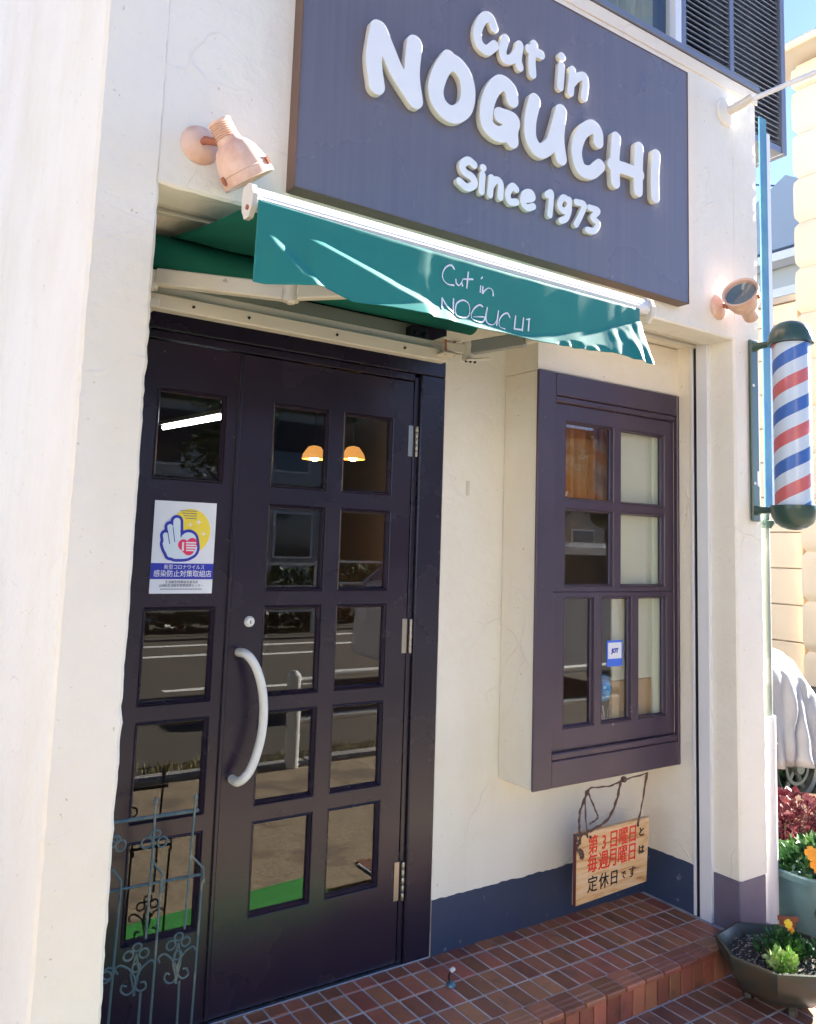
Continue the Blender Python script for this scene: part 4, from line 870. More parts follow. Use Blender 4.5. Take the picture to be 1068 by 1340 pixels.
a1 = node(nt, 'ShaderNodeMath', operation='MULTIPLY', inp={1: 1/(2*math.pi)}); nt.links.new(at.outputs[0], a1.inputs[0])
zz = node(nt, 'ShaderNodeMath', operation='MULTIPLY', inp={1: -1/.208}); nt.links.new(sp_.outputs[2], zz.inputs[0])
ad = node(nt, 'ShaderNodeMath', operation='ADD'); nt.links.new(a1.outputs[0], ad.inputs[0]); nt.links.new(zz.outputs[0], ad.inputs[1])
fr = node(nt, 'ShaderNodeMath', operation='FRACT'); nt.links.new(ad.outputs[0], fr.inputs[0])
cr = node(nt, 'ShaderNodeValToRGB'); cr.color_ramp.interpolation = 'CONSTANT'; nt.links.new(fr.outputs[0], cr.inputs[0]); el = cr.color_ramp.elements
W_ = (.60, .68, .80, 1); Bc = (.05, .14, .46, 1); Rc = (.60, .13, .14, 1)
el[0].position = 0; el[0].color = Bc; el[1].position = .25; el[1].color = W_; q = el.new(.5); q.color = Rc; q = el.new(.75); q.color = W_
nt.links.new(cr.outputs[0], P.inputs['Base Color'])
mb = MB(); mb.lathe([(0, pb+.002-1.92), (.068, pb+.002-1.92), (.068, pt-.002-1.92), (0, pt-.002-1.92)], (0, 0, 0), (0, 0, 1), 40)
me_ = mb; o = mb.build('striped_cylinder', sm_, None, smooth=True); o.parent = bp_; o.location = Vector((px, py, 1.92))-bp_.location; o.rotation_euler = (0, 0, R(60))
gl = glass_mat('clear_cylinder', 1.2, (.96, .98, .98))
mb = MB(); mb.lathe([(.0745, pb), (.0745, pt)], (px, py, 0), (0, 0, 1), 40); mb.build('glass_tube', gl, bp_, smooth=True, fix=False)
# hanging knob beside the pole
kn = empty('pipe_cap', (1.40, -.40, 1.55), 'small dark green round cap on the pipe below the barber pole bracket', 'cap')
MB().lathe([(0, -.02), (.018, -.018), (.030, 0), (.030, .012), (.012, .016), (.010, .04), (0, .04)], (1.375, -.42, 1.545), (0, 0, 1), 18).build('cap', PG, kn, smooth=True)

# side strip: blue board edge and pipes
bs = empty('side_signboard', (1.43, -.38, 2.5), 'narrow blue board standing upright beside the right edge of the wall', 'sign')
box('board', 1.402, 1.456, -.40, -.393, 1.60, 3.36, MT['bluesign'], bs, bev=.002)
box('board_edge', 1.4575, 1.490, -.395, -.388, 1.60, 3.30, MT['bar'], bs, bev=.002)
dp = empty('downpipe', (1.43, -.37, .9), 'grey green downpipe with wider white lower sleeve beside the right pillar', 'downpipe')
MB().tube([(1.437, -.37, .74), (1.437, -.37, 1.60)], .021, 16).build('upper_pipe', M('grey_green_pipe', (.26, .30, .26), .5, dirt=(9, (.4, .42, .38), .5, .6)), dp, smooth=True)
MB().tube([(1.433, -.37, -.10), (1.433, -.37, .755)], .034, 18).build('lower_sleeve', MT['bar'], dp, smooth=True)
MB().tube([(1.433-.036, -.37, .62), (1.433, -.37-.036, .625), (1.433+.036, -.37, .63), (1.50, -.37, .635)], .004, 8).build('pipe_clip', MT['steel'], dp)

# ================================================================== closed sign
cs = empty('closed_day_board', (.69, -.20, .26), 'small pine board with red and black Japanese closing days hanging under the window', 'board')
quad = [(.502, .132), (.887, .146), (.890, .388), (.496, .385)]
yS = -.205
mb = MB(); q3 = [(x, yS+(z-.26)*-.05, z) for x, z in quad]; mb.prism(q3, (0, .020, 0)); bmesh.ops.bevel(mb.bm, geom=list(mb.bm.edges), offset=.002, segments=1, affect='EDGES')
mb.build('board', MT['pine'], cs)
mb = MB(); mb.prism([(.4955, yS-.003, .384), (.5015, yS+.004, .133), (.5015, yS+.019, .133), (.4955, yS+.012, .384)], (-.0012, 0, 0)); mb.build('stained_edge', M('dark_red_stain', (.13, .03, .03), .6), cs)
def on_board(cx, cz):
    def f(a, b, d): 
        z = cz+b; x = cx+a
        return Vector((x, yS+(z-.26)*-.05-.0012-d, z+.02*(x-.69)))
    return f
rowc = [.335, .268, .198]; colc = [.580, .638, .690, .742, .795]
for ch, cx in zip('第3日曜日', colc): text_plate('character', ch, .070, on_board(cx, rowc[0]), MT['redink'], cs, sx=.76, bold=.0005)
text_plate('character', 'と', .038, on_board(.845, rowc[0]), MT['blackink'], cs, bold=.0012)
for ch, cx in zip('毎週月曜日', colc): text_plate('character', ch, .072, on_board(cx, rowc[1]), MT['redink'], cs, sx=.76, bold=.0005)
text_plate('character', 'は', .036, on_board(.848, rowc[1]), MT['blackink'], cs, bold=.0012)
for ch, cx, s_ in (('定', .585, .062), ('休', .645, .060), ('日', .70, .058), ('で', .752, .032), ('す', .800, .046)): text_plate('character', ch, s_, on_board(cx, rowc[2]-.004), MT['blackink'], cs, sx=.88, bold=.0004)
def rope(pts, r_, name='twine'):
    q = smooth_line(pts, 6); q = [(x+.0012*math.sin(k*1.7), y, z+.0012*math.cos(k*1.9)) for k, (x, y, z) in enumerate(q)]
    MB().tube(q, [r_*(1+.25*math.sin(k*2.1)) for k in range(len(q))], 6).build(name, MT['twine'], cs, smooth=True)
rope([(.545, -.214, .368), (.520, -.225, .50), (.560, -.205, .535), (.66, -.215, .535), (.745, -.21, .545), (.885, -.206, .552)], .0030)
rope([(.555, -.21, .535), (.500, -.222, .475), (.492, -.224, .42), (.500, -.222, .385), (.496, -.224, .36)], .0045)
rope([(.725, -.212, .545), (.690, -.222, .48), (.640, -.224, .42), (.560, -.222, .395), (.505, -.222, .385)], .0045)
rope([(.548, -.21, .53), (.585, -.214, .46), (.598, -.214, .43), (.555, -.216, .415)], .0030)
rope([(.885, -.206, .552), (.848, -.212, .45), (.818, -.213, .372)], .0026)
rope([(.876, -.206, .548), (.842, -.214, .44), (.822, -.213, .365)], .0022)
rope([(.494, -.226, .385), (.472, -.228, .392), (.478, -.228, .372), (.496, -.226, .362), (.476, -.228, .352), (.484, -.228, .335), (.504, -.226, .332), (.512, -.226, .312), (.500, -.226, .308), (.496, -.226, .34)], .0045)
MB().lathe([(0, -.012), (.009, -.008), (.012, 0), (.009, .008), (0, .012)], (.742, -.212, .548), (1, 0, .2), 10).build('knot', MT['twine'], cs, smooth=True)
for x in (.560, .820): MB().lathe([(0, 0), (.0055, 0), (.0055, .001), (0, .001)], (x, yS-.0095, .368), (0, -1, 0), 10).build('hole', MT['dark'], cs)

# ================================================================== poster
po = empty('poster', (-.95, .010, 1.38), 'white infection prevention poster with blue open hand on yellow disc', 'poster')
P0, P1, Q0, Q1 = -1.047, -.856, 1.243, 1.517; W_p = P1-P0; H_p = Q1-Q0
yp = .0095
box('sheet', P0, P1, yp, yp+.0015, Q0, Q1, MT['paper'], po)
pu = lambda u, v: (P0+u*W_p, Q1-v*H_p)      # from crop pixels
def cpx(x, y): u = (x-(205-65*(y-125)/1100))/735; v = (y-125-(x-205)*.04*(1-(y-125)/1100))/1100; return pu(u, v)
X_ = lambda y: wallxf(y)
c_ = cpx(610, 490)
sdf_shape('yellow_disc', lambda X, Z: np.hypot((X-c_[0]), (Z-c_[1])*.95)-.064, (c_[0]-.08, c_[0]+.08, c_[1]-.08, c_[1]+.08), .002, .0003, 0, X_(yp-.0006), MT['yellowprint'], po)
def capl(lst):
    def f(X, Z):
        D = np.full(X.shape, 9.)
        for (a, b, r_) in lst:
            a = np.array(cpx(*a)); b = np.array(cpx(*b)); r2 = r_/735*W_p; d = b-a; L2 = max(d@d, 1e-9); t = np.clip(((X-a[0])*d[0]+(Z-a[1])*d[1])/L2, 0, 1)
            D2 = np.hypot(X-a[0]-t*d[0], Z-a[1]-t*d[1])-r2; k = .004; h = np.clip(.5+.5*(D-D2)/k, 0, 1); D = D*(1-h)+D2*h-k*h*(1-h)*.5
        return D
    return f
hand = [((455, 375), (455, 600), 42), ((375, 440), (400, 620), 32), ((325, 540), (345, 680), 32), ((400, 660), (480, 690), 100), ((450, 720), (520, 720), 95), ((590, 600), (600, 680), 95), ((330, 640), (380, 760), 40), ((560, 720), (600, 700), 90)]
bd = (P0, P1, Q0+.06, Q1)
sdf_shape('hand_outline', capl(hand), bd, .0016, .0003, 0, X_(yp-.0013), MT['blueprint'], po, offset=.0085)
sdf_shape('hand_shape', capl(hand), bd, .0016, .0003, 0, X_(yp-.0020), M('pale_blue_print', (.62, .74, .85), .5), po)
for a, b in (((345, 480), (370, 640)), ((408, 440), (430, 620)), ((505, 560), (498, 480))):
    a = cpx(*a); b = cpx(*b); MB().obox((a[0], yp-.0026, a[1]), (b[0], yp-.0026, b[1]), .0006, .0022, (0, 0, 1)).build('finger_line', MT['blueprint'], po)
sdf_shape('heart', capl([((530, 650), (590, 710), 62), ((635, 630), (600, 710), 60)]), bd, .0014, .0003, 0, X_(yp-.0030), MT['pinkprint'], po)
for k in range(4):
    a = cpx(560, 625+k*30); box('heart_text_mark', a[0], a[0]+.031-.006*(k == 3), yp-.0040, yp-.0034, a[1]-.0022, a[1]+.0022, MT['paper'], po)
a = cpx(525, 670); box('heart_text_mark', a[0]-.003, a[0]+.003, yp-.0040, yp-.0034, a[1]-.013, a[1]+.013, MT['paper'], po)
for (x, y, s_) in ((615, 410, .008), (715, 380, .010), (775, 520, .009)):
    a = cpx(x, y); MB().prism([(a[0]+s_*(1 if k % 2 == 0 else .3)*math.cos(k*math.pi/4), yp-.0012, a[1]+s_*(1 if k % 2 == 0 else .3)*math.sin(k*math.pi/4)) for k in range(8)], (0, .0004, 0)).build('sparkle', MT['paper'], po)
for k in range(4):
    a = cpx(500+18*k, 245+k*30); 
    for q in range(9-k): box('small_text_mark', a[0]+q*.0058, a[0]+q*.0058+.0044, yp-.0016, yp-.0010, a[1]-.0013, a[1]+.0013, MT['greyprint'], po)
box('blue_band', P0, P1, yp-.0010, yp-.0003, Q1-.845*H_p, Q1-.675*H_p, MT['blueprint'], po)
tx = lambda cx, cz, y: (lambda a, b, d: Vector((cx+a, y-d, cz+b)))
text_plate('band_text', '新型コロナウイルス', .0150, tx(P0+W_p*.53, Q1-.717*H_p, yp-.0016), MT['paper'], po, sx=.93, bold=0, extrude=.0003)
text_plate('band_text', '感染防止対策取組店', .0215, tx(P0+W_p*.51, Q1-.79*H_p, yp-.0016), MT['paper'], po, sx=.92, bold=.0001, extrude=.0003)
text_plate('small_text', '生活衛生同業組合連合会', .0092, tx(P0+W_p*.5, Q1-.878*H_p, yp-.0006), MT['greyprint'], po, extrude=.0003)
text_plate('small_text', '(公財)生活衛生営業指導センター', .0092, tx(P0+W_p*.5, Q1-.915*H_p, yp-.0006), MT['greyprint'], po, extrude=.0003)
for q in range(26): box('small_text_mark', P0+W_p*.17+q*.0049, P0+W_p*.17+q*.0049+.0036, yp-.0010, yp-.0004, Q1-.957*H_p, Q1-.948*H_p, MT['greyprint'], po)

# sticker scribble
text_plate('sticker_mark', 'JOT', .022, tx(.747, 1.022, -.1610), MT['blueprint'], st, bold=.0015, extrude=.0002)

# ================================================================== iron gate
gt_ = empty('iron_gate', (-1.03, -.11, 0), 'low wrought iron trellis with clover scrolls before the side door panel', 'gate')
IW = MT['ironwork']; yg = -.11
def gbar(pts, r_, name='bar', off=0): 
    MB().tube([(x, yg+off, z) for x, z in pts], r_, 8).build(name, IW, gt_, smooth=True)
for b in GATE['bars']:
    pts = [tuple(p) for p in b]
    if pts[-1][1] < .1: pts.append((pts[-1][0]+(pts[-1][0]-pts[0][0])*.05, .005))
    gbar(pts, .0036)
for b in GATE['rails']: 
    p = list(b); p[0] = (-1.20, p[0][1]); gbar(p, .0055 if b[0][1] > .6 else .0042, 'rail', .006)
for b in (GATE['bars'][0][0], GATE['bars'][2][0]):
    MB().lathe([(0, -.006), (.004, -.004), (.007, .002), (.006, .008), (.0025, .014), (0, .017)], (b[0], yg, b[1]), (0, 0, 1), 10).build('finial', IW, gt_, smooth=True)
MB().lathe([(0, -.012), (.006, -.008), (.006, .004), (0, .01)], (GATE['bars'][0][-1][0], yg, GATE['bars'][0][-1][1]), (0, 0, 1), 8).build('finial', IW, gt_, smooth=True)
def petal(cx, cz, ox, oz, L_=.034, w_=.014):
    # loop from the heart (ox, oz) out round (cx, cz)
    d = Vector((cx-ox, cz-oz)); l_ = d.length; d.normalize(); n_ = Vector((-d.y, d.x)); pts = []
    for k in range(13):
        a = 2*math.pi*k/12; pts.append((cx-d.x*math.cos(a)*l_*.62+n_.x*math.sin(a)*w_, cz-d.y*math.cos(a)*l_*.62+n_.y*math.sin(a)*w_))
    gbar(pts, .0028, 'scroll')
Lp = [g_[0] for g_ in GATE['loops']]
h1 = ((Lp[0][0]+.001), Lp[1][1]+.004); 
for k in (0, 1, 2): petal(Lp[k][0], Lp[k][1], h1[0], h1[1])
h2 = (Lp[3][0]-.02, Lp[3][1]+.008)
for k in (3, 4): petal(Lp[k][0], Lp[k][1], h2[0]-.0, h2[1])
for tri in ((5, 6, 7), (8, 9, 10)):
    hx = sum(Lp[k][0] for k in tri)/3; hz = sum(Lp[k][1] for k in tri)/3-.004
    for k in tri: petal(Lp[k][0], Lp[k][1], hx, hz, w_=.012)
    gbar([(hx, hz), (hx+.010, hz-.05), (hx-.002, hz-.105)], .0028, 'scroll'); gbar([(hx, hz), (hx-.012, hz-.05), (hx+.002, hz-.105)], .0028, 'scroll')
for s_ in GATE['scr']: gbar(smooth_line(s_, 5), .0028, 'scroll')
for r0 in GATE['rings']:
    c0 = r0[0]; gbar([(c0[0]+.011*math.cos(k*math.pi/8), c0[1]+.011*math.sin(k*math.pi/8)) for k in range(17)], .0026, 'ring')
petal(Lp[11][0], Lp[11][1], Lp[11][0]-.025, Lp[11][1])
petal(-1.13, .262, -1.155, .262); petal(-1.135, .60, -1.15, .61)

# door stop
ds = empty('door_stop', (-.048, -.187, 0), 'small metal hook door stop on the tiles by the door', 'door stop')
MB().lathe([(0, .014), (.007, .013), (.013, .009), (.017, .002), (.017, 0), (0, 0)], (-.048, -.187, .001), (0, 0, 1), 16).build('base', M('dull_blue_metal', (.12, .22, .28), .35, .6), ds, smooth=True)
MB().tube([(-.050, -.184, .010), (-.053, -.180, .026), (-.050, -.184, .040), (-.044, -.190, .048)], .003, 8).build('hook_rod', MT['dark'], ds, smooth=True)
MB().obox((-.053, -.190, .047), (-.037, -.190, .052), .013, .010, bev=.002).build('hook_pad', MT['bar'], ds)
# ================================================================== planters and plants
def leaves(mb, c, rad, n, size, rs, up=.4, flat=.35, shell=.35):
    for k in range(n):
        while True:
            v = Vector((rs.uniform(-1, 1), rs.uniform(-1, 1), rs.uniform(-1, 1)))
            if shell < v.length < 1: break
        p = Vector((c[0]+v.x*rad[0], c[1]+v.y*rad[1], c[2]+v.z*rad[2])); d = (Vector((v.x, v.y, v.z*.6+up))+Vector((rs.gauss(0, .5), rs.gauss(0, .5), rs.gauss(0, .4)))).normalized()
        s_ = size*rs.uniform(.6, 1.3); sd_ = d.cross(Vector((rs.gauss(0, 1), rs.gauss(0, 1), rs.gauss(0, 1)))).normalized(); nn = d.cross(sd_)
        a = p; b = p+d*s_*.5+sd_*s_*flat+nn*s_*.08; e_ = p+d*s_; f_ = p+d*s_*.5-sd_*s_*flat+nn*s_*.08; m_ = p+d*s_*.55-nn*s_*.05
        V_ = [mb.bm.verts.new(q) for q in (a, b, e_, f_, m_)]
        mb.bm.faces.new((V_[0], V_[1], V_[4])); mb.bm.faces.new((V_[1], V_[2], V_[4])); mb.bm.faces.new((V_[2], V_[3], V_[4])); mb.bm.faces.new((V_[3], V_[0], V_[4]))
def flower(c, r_, n, mat, parent, rs, tilt=None, center=None):
    mb = MB(); ax = Vector(tilt or (-.4, -.7, .6)).normalized(); t1 = ax.orthogonal().normalized(); t2 = ax.cross(t1)
    for k in range(n):
        a = 2*math.pi*k/n+rs.uniform(-.1, .1); d = t1*math.cos(a)+t2*math.sin(a); s_ = t1*-math.sin(a)+t2*math.cos(a); w_ = r_*2.4/n; c0 = Vector(c)
        V_ = [mb.bm.verts.new(q) for q in (c0, c0+d*r_*.5+s_*w_+ax*r_*.12, c0+d*r_*.95+s_*w_*.8+ax*r_*.05, c0+d*r_+ax*0, c0+d*r_*.95-s_*w_*.8+ax*r_*.05, c0+d*r_*.5-s_*w_+ax*r_*.12)]
        mb.bm.faces.new(V_)
    mb.lathe([(0, .004), (r_*.18, .003), (r_*.2, 0)], c, ax, 8)
    return mb.build('flower', mat, parent, fix=False)
# --- octagonal cast bowl at the step corner
bw = empty('bowl_planter', (1.01, -.665, -.1), 'dark bronze eight sided bowl planter on short legs at the step corner', 'planter')
bronze = M('weathered_bronze_bowl', (.040, .048, .038), .38, .3, bump=(18, .3, .004), vary=(5, (.085, .062, .04), .42, .65), dirt=(16, (.035, .06, .07), .55, .7))
bc = (1.010, -.668)
def octo(pr_, name, mat, par, n=8, ang=R(31), k_=1): 
    mb = MB(); mb.lathe(pr_, (bc[0], bc[1], 0), (0, 0, 1), n, ang0=ang); return mb.build(name, mat, par, label=None)
mb = MB(); mb.lathe([(0, -.088), (.070, -.088), (.110, -.079), (.146, -.060), (.172, -.032), (.190, .002), (.201, .036), (.207, .056), (.205, .062), (.195, .063), (.186, .050), (.172, .012), (0, .010)], (bc[0], bc[1], 0), (0, 0, 1), 8, ang0=R(31)); mb.build('bowl', bronze, bw, smooth=True)
for k in range(4):
    a = R(31+45*.5+90*k); MB().lathe([(.020, 0), (.017, .02), (.022, .045)], (bc[0]+.105*math.cos(a), bc[1]+.105*math.sin(a), -.102), (0, 0, 1), 6).build('leg', bronze, bw)
rs = random.Random(21)
mb = MB(); nn_ = 26
mb.lathe([(0, .030), (.09, .034), (.168, .024), (.172, .0125), (0, .0115)], (bc[0], bc[1], 0), (0, 0, 1), 24)
mb.build('soil', MT['soil'], bw)
mb = MB()
for k in range(420):
    a = rs.uniform(0, 6.28); r_ = .165*math.sqrt(rs.random()); s_ = rs.uniform(.0015, .0045); x, y = bc[0]+r_*math.cos(a), bc[1]+r_*math.sin(a); z = .032
    mb.poly([(x-s_, y, z), (x+s_, y-s_, z+s_), (x, y+s_, z+s_*.6)]); mb.poly([(x-s_, y, z), (x, y+s_, z+s_*.6), (x+s_*.3, y-s_*.3, z+s_*1.6)])
tag(mb.build('gravel', M('pale_grit', (.35, .33, .30), .9), bw, fix=False), kind='stuff')
f1 = empty('bedding_plant', (.93, -.735, .03), 'pale yellow green variegated seedling at the sunlit front of the bowl', 'plant', 'plants in the bowl')
mb = MB(); leaves(mb, (.925, -.735, .062), (.046, .040, .036), 210, .024, rs, .8, .34, .1); mb.build('foliage', MT['leafpale'], f1, fix=False)
f2 = empty('bedding_plant', (1.03, -.66, .03), 'dark green pansy seedling with one orange bloom in the bowl', 'plant', 'plants in the bowl')
mb = MB(); leaves(mb, (1.04, -.665, .060), (.095, .075, .036), 420, .023, rs, .7, .3, .1); mb.build('foliage', MT['leaf'], f2, fix=False)
flower((1.095, -.655, .118), .015, 5, MT['petal_y'], f2, rs, (-.5, -.7, .3)); flower((1.098, -.662, .098), .012, 5, MT['petal_o'], f2, rs, (-.6, -.6, .1))
MB().tube([(1.08, -.65, .04), (1.095, -.655, .115)], .002, 6).build('stem', MT['leaf'], f2)
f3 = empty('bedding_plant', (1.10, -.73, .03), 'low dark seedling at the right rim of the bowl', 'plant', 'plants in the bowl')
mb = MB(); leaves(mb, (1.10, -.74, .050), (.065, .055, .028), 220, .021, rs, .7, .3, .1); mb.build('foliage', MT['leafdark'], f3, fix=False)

# --- teal trough
tp = empty('trough_planter', (1.66, -.47, -.1), 'blue grey plastic trough planter with green leaves and orange pansies', 'planter')
tm = M('blue_grey_plastic', (.10, .19, .20), .4, vary=(4, (.13, .23, .23), .4, .6))
def rr_ring(cx, cy, hx, hy, z, r_, n=6):
    q = []
    for sx_, sy_, a0 in ((1, 1, 0), (-1, 1, 90), (-1, -1, 180), (1, -1, 270)):
        for k in range(n+1):
            a = R(a0+90*k/n); q.append((cx+sx_*(hx-r_)+r_*math.cos(a), cy+sy_*(hy-r_)+r_*math.sin(a), z))
    return q
def loft(rings, name, mat, parent, smooth=True):
    mb = MB(); RR = [[mb.bm.verts.new(p) for p in r_] for r_ in rings]; n = len(RR[0])
    for A, B in zip(RR[:-1], RR[1:]):
        for k in range(n): mb.bm.faces.new((A[k], A[(k+1) % n], B[(k+1) % n], B[k]))
    mb.bm.faces.new(RR[0][::-1]); mb.bm.faces.new(RR[-1]); return mb.build(name, mat, parent, smooth=smooth)
cx, cy = 1.70, -.42
loft([rr_ring(cx, cy, .20, .105, -.098, .05), rr_ring(cx, cy, .232, .130, .125, .06), rr_ring(cx, cy, .250, .146, .128, .07), rr_ring(cx, cy, .252, .148, .150, .07), rr_ring(cx, cy, .244, .140, .156, .065), rr_ring(cx, cy, .228, .126, .150, .06), rr_ring(cx, cy, .222, .120, .115, .06)], 'trough', tm, tp)
f4 = empty('pansy', (1.62, -.46, .12), 'leafy orange pansies growing in the blue grey trough', 'plant')
rs = random.Random(31)
mb = MB(); leaves(mb, (1.70, -.43, .165), (.23, .13, .055), 650, .040, rs, .5, .36, .2); mb.build('foliage', MT['leaf'], f4, fix=False)
for p_ in ((1.470, -.53, .250), (1.482, -.545, .205), (1.60, -.55, .26)): flower(p_, .030, 5, MT['petal_o'], f4, rs)
mb = MB(); 
for k in range(7):
    a = R(200+k*14); mb.poly([(1.505, -.50, .03), (1.505-.01+.012*math.cos(a*3), -.545, .03+.06*math.sin(k)), (1.50+.02*math.cos(k), -.55, .045+.05*math.cos(k))])
mb.build('drooping_leaf', MT['leafdark'], f4, fix=False)
# --- yellow green pot and crimson shrub
yp_ = empty('round_pot', (1.60, -.18, -.1), 'olive yellow round flowerpot under the crimson shrub by the pillar', 'planter')
MB().lathe([(0, .07), (.085, .07), (.105, .17), (.120, .172), (.123, .198), (.112, .200), (.100, .185), (.095, .16), (0, .16)], (1.735, -.225, -.168), (0, 0, 1), 28).build('pot', M('olive_glaze', (.22, .23, .08), .35, vary=(6, (.30, .28, .12), .4, .6)), yp_, smooth=True)
f5 = empty('crimson_shrub', (1.60, -.18, .1), 'crimson leaved shrub with one dark red flower beside the pillar', 'shrub')
mb = MB(); leaves(mb, (1.99, -.11, .15), (.22, .15, .15), 900, .036, rs, .5, .42, .15); mb.build('foliage', MT['leafpink'], f5, fix=False)
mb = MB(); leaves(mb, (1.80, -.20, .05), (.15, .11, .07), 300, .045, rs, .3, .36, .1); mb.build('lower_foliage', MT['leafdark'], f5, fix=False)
mb = MB(); rs2 = random.Random(2)
for k in range(26):
    a = rs2.uniform(0, 6.28); mb.tube([(1.76, -.22, .02), (1.85+.06*math.cos(a), -.18+.05*math.sin(a), .08), (1.98+.17*math.cos(a), -.12+.11*math.sin(a), .17+rs2.uniform(-.05, .1))], .0018, 5)
mb.build('stems', MT['twine'], f5)
flower((1.80, -.315, .125), .042, 12, MT['petal_r'], f5, rs, (-.6, -.75, .35))
# --- terracotta saucer pot and dark leafy plant
tc_ = empty('terracotta_pot', (1.46, -.34, -.1), 'small terracotta pot standing between the bowl and the trough', 'planter')
MB().lathe([(0, 0), (.045, 0), (.062, .062), (.072, .063), (.073, .080), (.064, .081), (.058, .06), (0, .055)], (1.50, -.385, -.098), (0, 0, 1), 26).build('pot', M('terracotta', (.34, .12, .07), .7), tc_, smooth=True)
f6 = empty('strap_leaf_plant', (1.50, -.30, -.05), 'dark green strappy leaved plant before the olive pot', 'plant')
mb = MB()
for k in range(34):
    a = rs.uniform(0, 6.28); l_ = rs.uniform(.07, .13); c0 = Vector((1.60+rs.gauss(0, .012), -.30+rs.gauss(0, .012), -.04)); d = Vector((math.cos(a), math.sin(a), 0)); s_ = Vector((-math.sin(a), math.cos(a), 0))*.007
    prev = None
    for j in range(5):
        t = j/4; p = c0+d*l_*t*.8+Vector((0, 0, l_*(1.3*t-.75*t*t))); w_ = s_*(1-t*.92); cu_ = (mb.bm.verts.new(p-w_), mb.bm.verts.new(p+w_))
        if prev: mb.bm.faces.new((prev[0], prev[1], cu_[1], cu_[0]))
        prev = cu_
mb.build('foliage', MT['leafdark'], f6, fix=False)
# --- big beige ornamented bowl behind
bb = empty('ornamented_bowl', (2.15, -.06, -.1), 'wide beige bowl planter with moulded scroll ornament behind the shrub', 'planter')
bg = M('beige_stoneware', (.36, .24, .16), .6, bump=(25, .3, .003), vary=(6, (.30, .22, .17), .4, .6)); oc = (2.44, -.02)
MB().lathe([(0, 0), (.16, 0), (.26, .06), (.33, .19), (.35, .20), (.352, .222), (.33, .226), (.31, .20), (.25, .06), (0, .05)], (oc[0], oc[1], -.098), (0, 0, 1), 44).build('bowl', bg, bb, smooth=True)
for k in range(20):
    a = 2*math.pi*k/20; cc = Vector((oc[0]+.294*math.cos(a), oc[1]+.294*math.sin(a), .045)); t_ = Vector((-math.sin(a), math.cos(a), 0))
    MB().tube([cc+t_*(.032*math.cos(q*.55)*(1-q*.06))+Vector((0, 0, .022*math.sin(q*.55)*(1-q*.06))) for q in range(14)], .005, 6).build('scroll_ornament', bg, bb, smooth=True)

# ================================================================== covered motorcycle
mo = empty('covered_motorcycle', (3.35, .55, -.12), 'motorcycle under a silver grey cover parked behind the planters', 'motorcycle')
rub = M('tyre_rubber', (.018, .02, .02), .7); hub = M('dull_alloy', (.20, .23, .22), .4, .6)
mc = (3.10, .52, .145)
for cx_ in (3.10, 4.35):
    MB().lathe([(.195, -.045), (.225, -.045), (.250, -.02), (.256, 0), (.250, .02), (.225, .045), (.195, .045), (.19, 0), (.195, -.045)], (cx_, .52, .145), (.12, 1, 0), 40).build('tyre', rub, mo, smooth=True)
    MB().lathe([(.192, -.03), (.18, -.034), (.165, -.02), (.165, .02), (.18, .034), (.192, .03), (.192, -.03)], (cx_, .52, .145), (.12, 1, 0), 36).build('rim', hub, mo, smooth=True)
    MB().lathe([(0, -.05), (.035, -.05), (.035, .05), (0, .05)], (cx_, .52, .145), (.12, 1, 0), 14).build('hub', hub, mo, smooth=True)
    MB().lathe([(.085, -.026), (.105, -.026), (.105, -.020), (.085, -.020), (.085, -.026)], (cx_, .52, .145), (.12, 1, 0), 24).build('brake_disc', hub, mo, smooth=True)
    for k in range(5):
        a = 2*math.pi*k/5+.3; MB().obox((cx_+.03*math.cos(a), .52, .145+.03*math.sin(a)), (cx_+.172*math.cos(a), .52-.0, .145+.172*math.sin(a)), .03, .018, (0, 1, 0), .003).build('spoke', hub, mo)
MB().obox((3.06, .47, .20), (3.35, .44, .36), .05, .035, bev=.008).build('fairing', M('pale_blue_fairing', (.30, .55, .80), .3), mo)
MB().obox((3.14, .44, .26), (3.45, .42, .22), .035, .03, bev=.008).build('fairing', M('white_fairing', (.7, .72, .75), .3), mo)
cov = M('silver_cover', (.23, .23, .245), .42, spec=.5, bump=(9, .6, .02))
mb = MB(); nu, nv = 200, 40; GG = []
for i in range(nu+1):
    t = i/nu; x = 2.30+t*2.4
    top = 1.02-.28*(x-2.3) if x < 2.9 else (.852-.98*(x-2.9) if x < 3.3 else .46+.16*math.sin((x-3.3)*2.2))
    hw = .20+.12*math.sin(math.pi*min(t*1.1, 1)); bot = .33-.02*math.sin(t*9); row = []
    for j in range(nv+1):
        s_ = j/nv*2-1; a = abs(s_)
        prof_y = math.copysign(min(a*2.2, 1)**.7, s_); zz_ = top if a < .3 else top+(bot-top)*((a-.3)/.7)
        fold = (.030*math.sin(t*46+a*7+2*math.sin(t*11))+.018*math.sin(t*97+a*5)+.02*nz1(t*30, a*6, 3))*max(0, a-.2)*1.5
        row.append(mb.bm.verts.new((x+.03*math.sin(a*8+t*20)*a, .52+prof_y*(hw*(.35+.65*a))+math.copysign(fold, s_), zz_-.05*(min(a/.3, 1)**2)+.012*nz1(t*12, s_*5))))
    GG.append(row)
for i in range(nu):
    for j in range(nv): mb.bm.faces.new((GG[i][j], GG[i+1][j], GG[i+1][j+1], GG[i][j+1]))
o = mb.build('cover', cov, mo, smooth=True, fix=False); md = o.modifiers.new('thick', 'SOLIDIFY'); md.thickness = .004
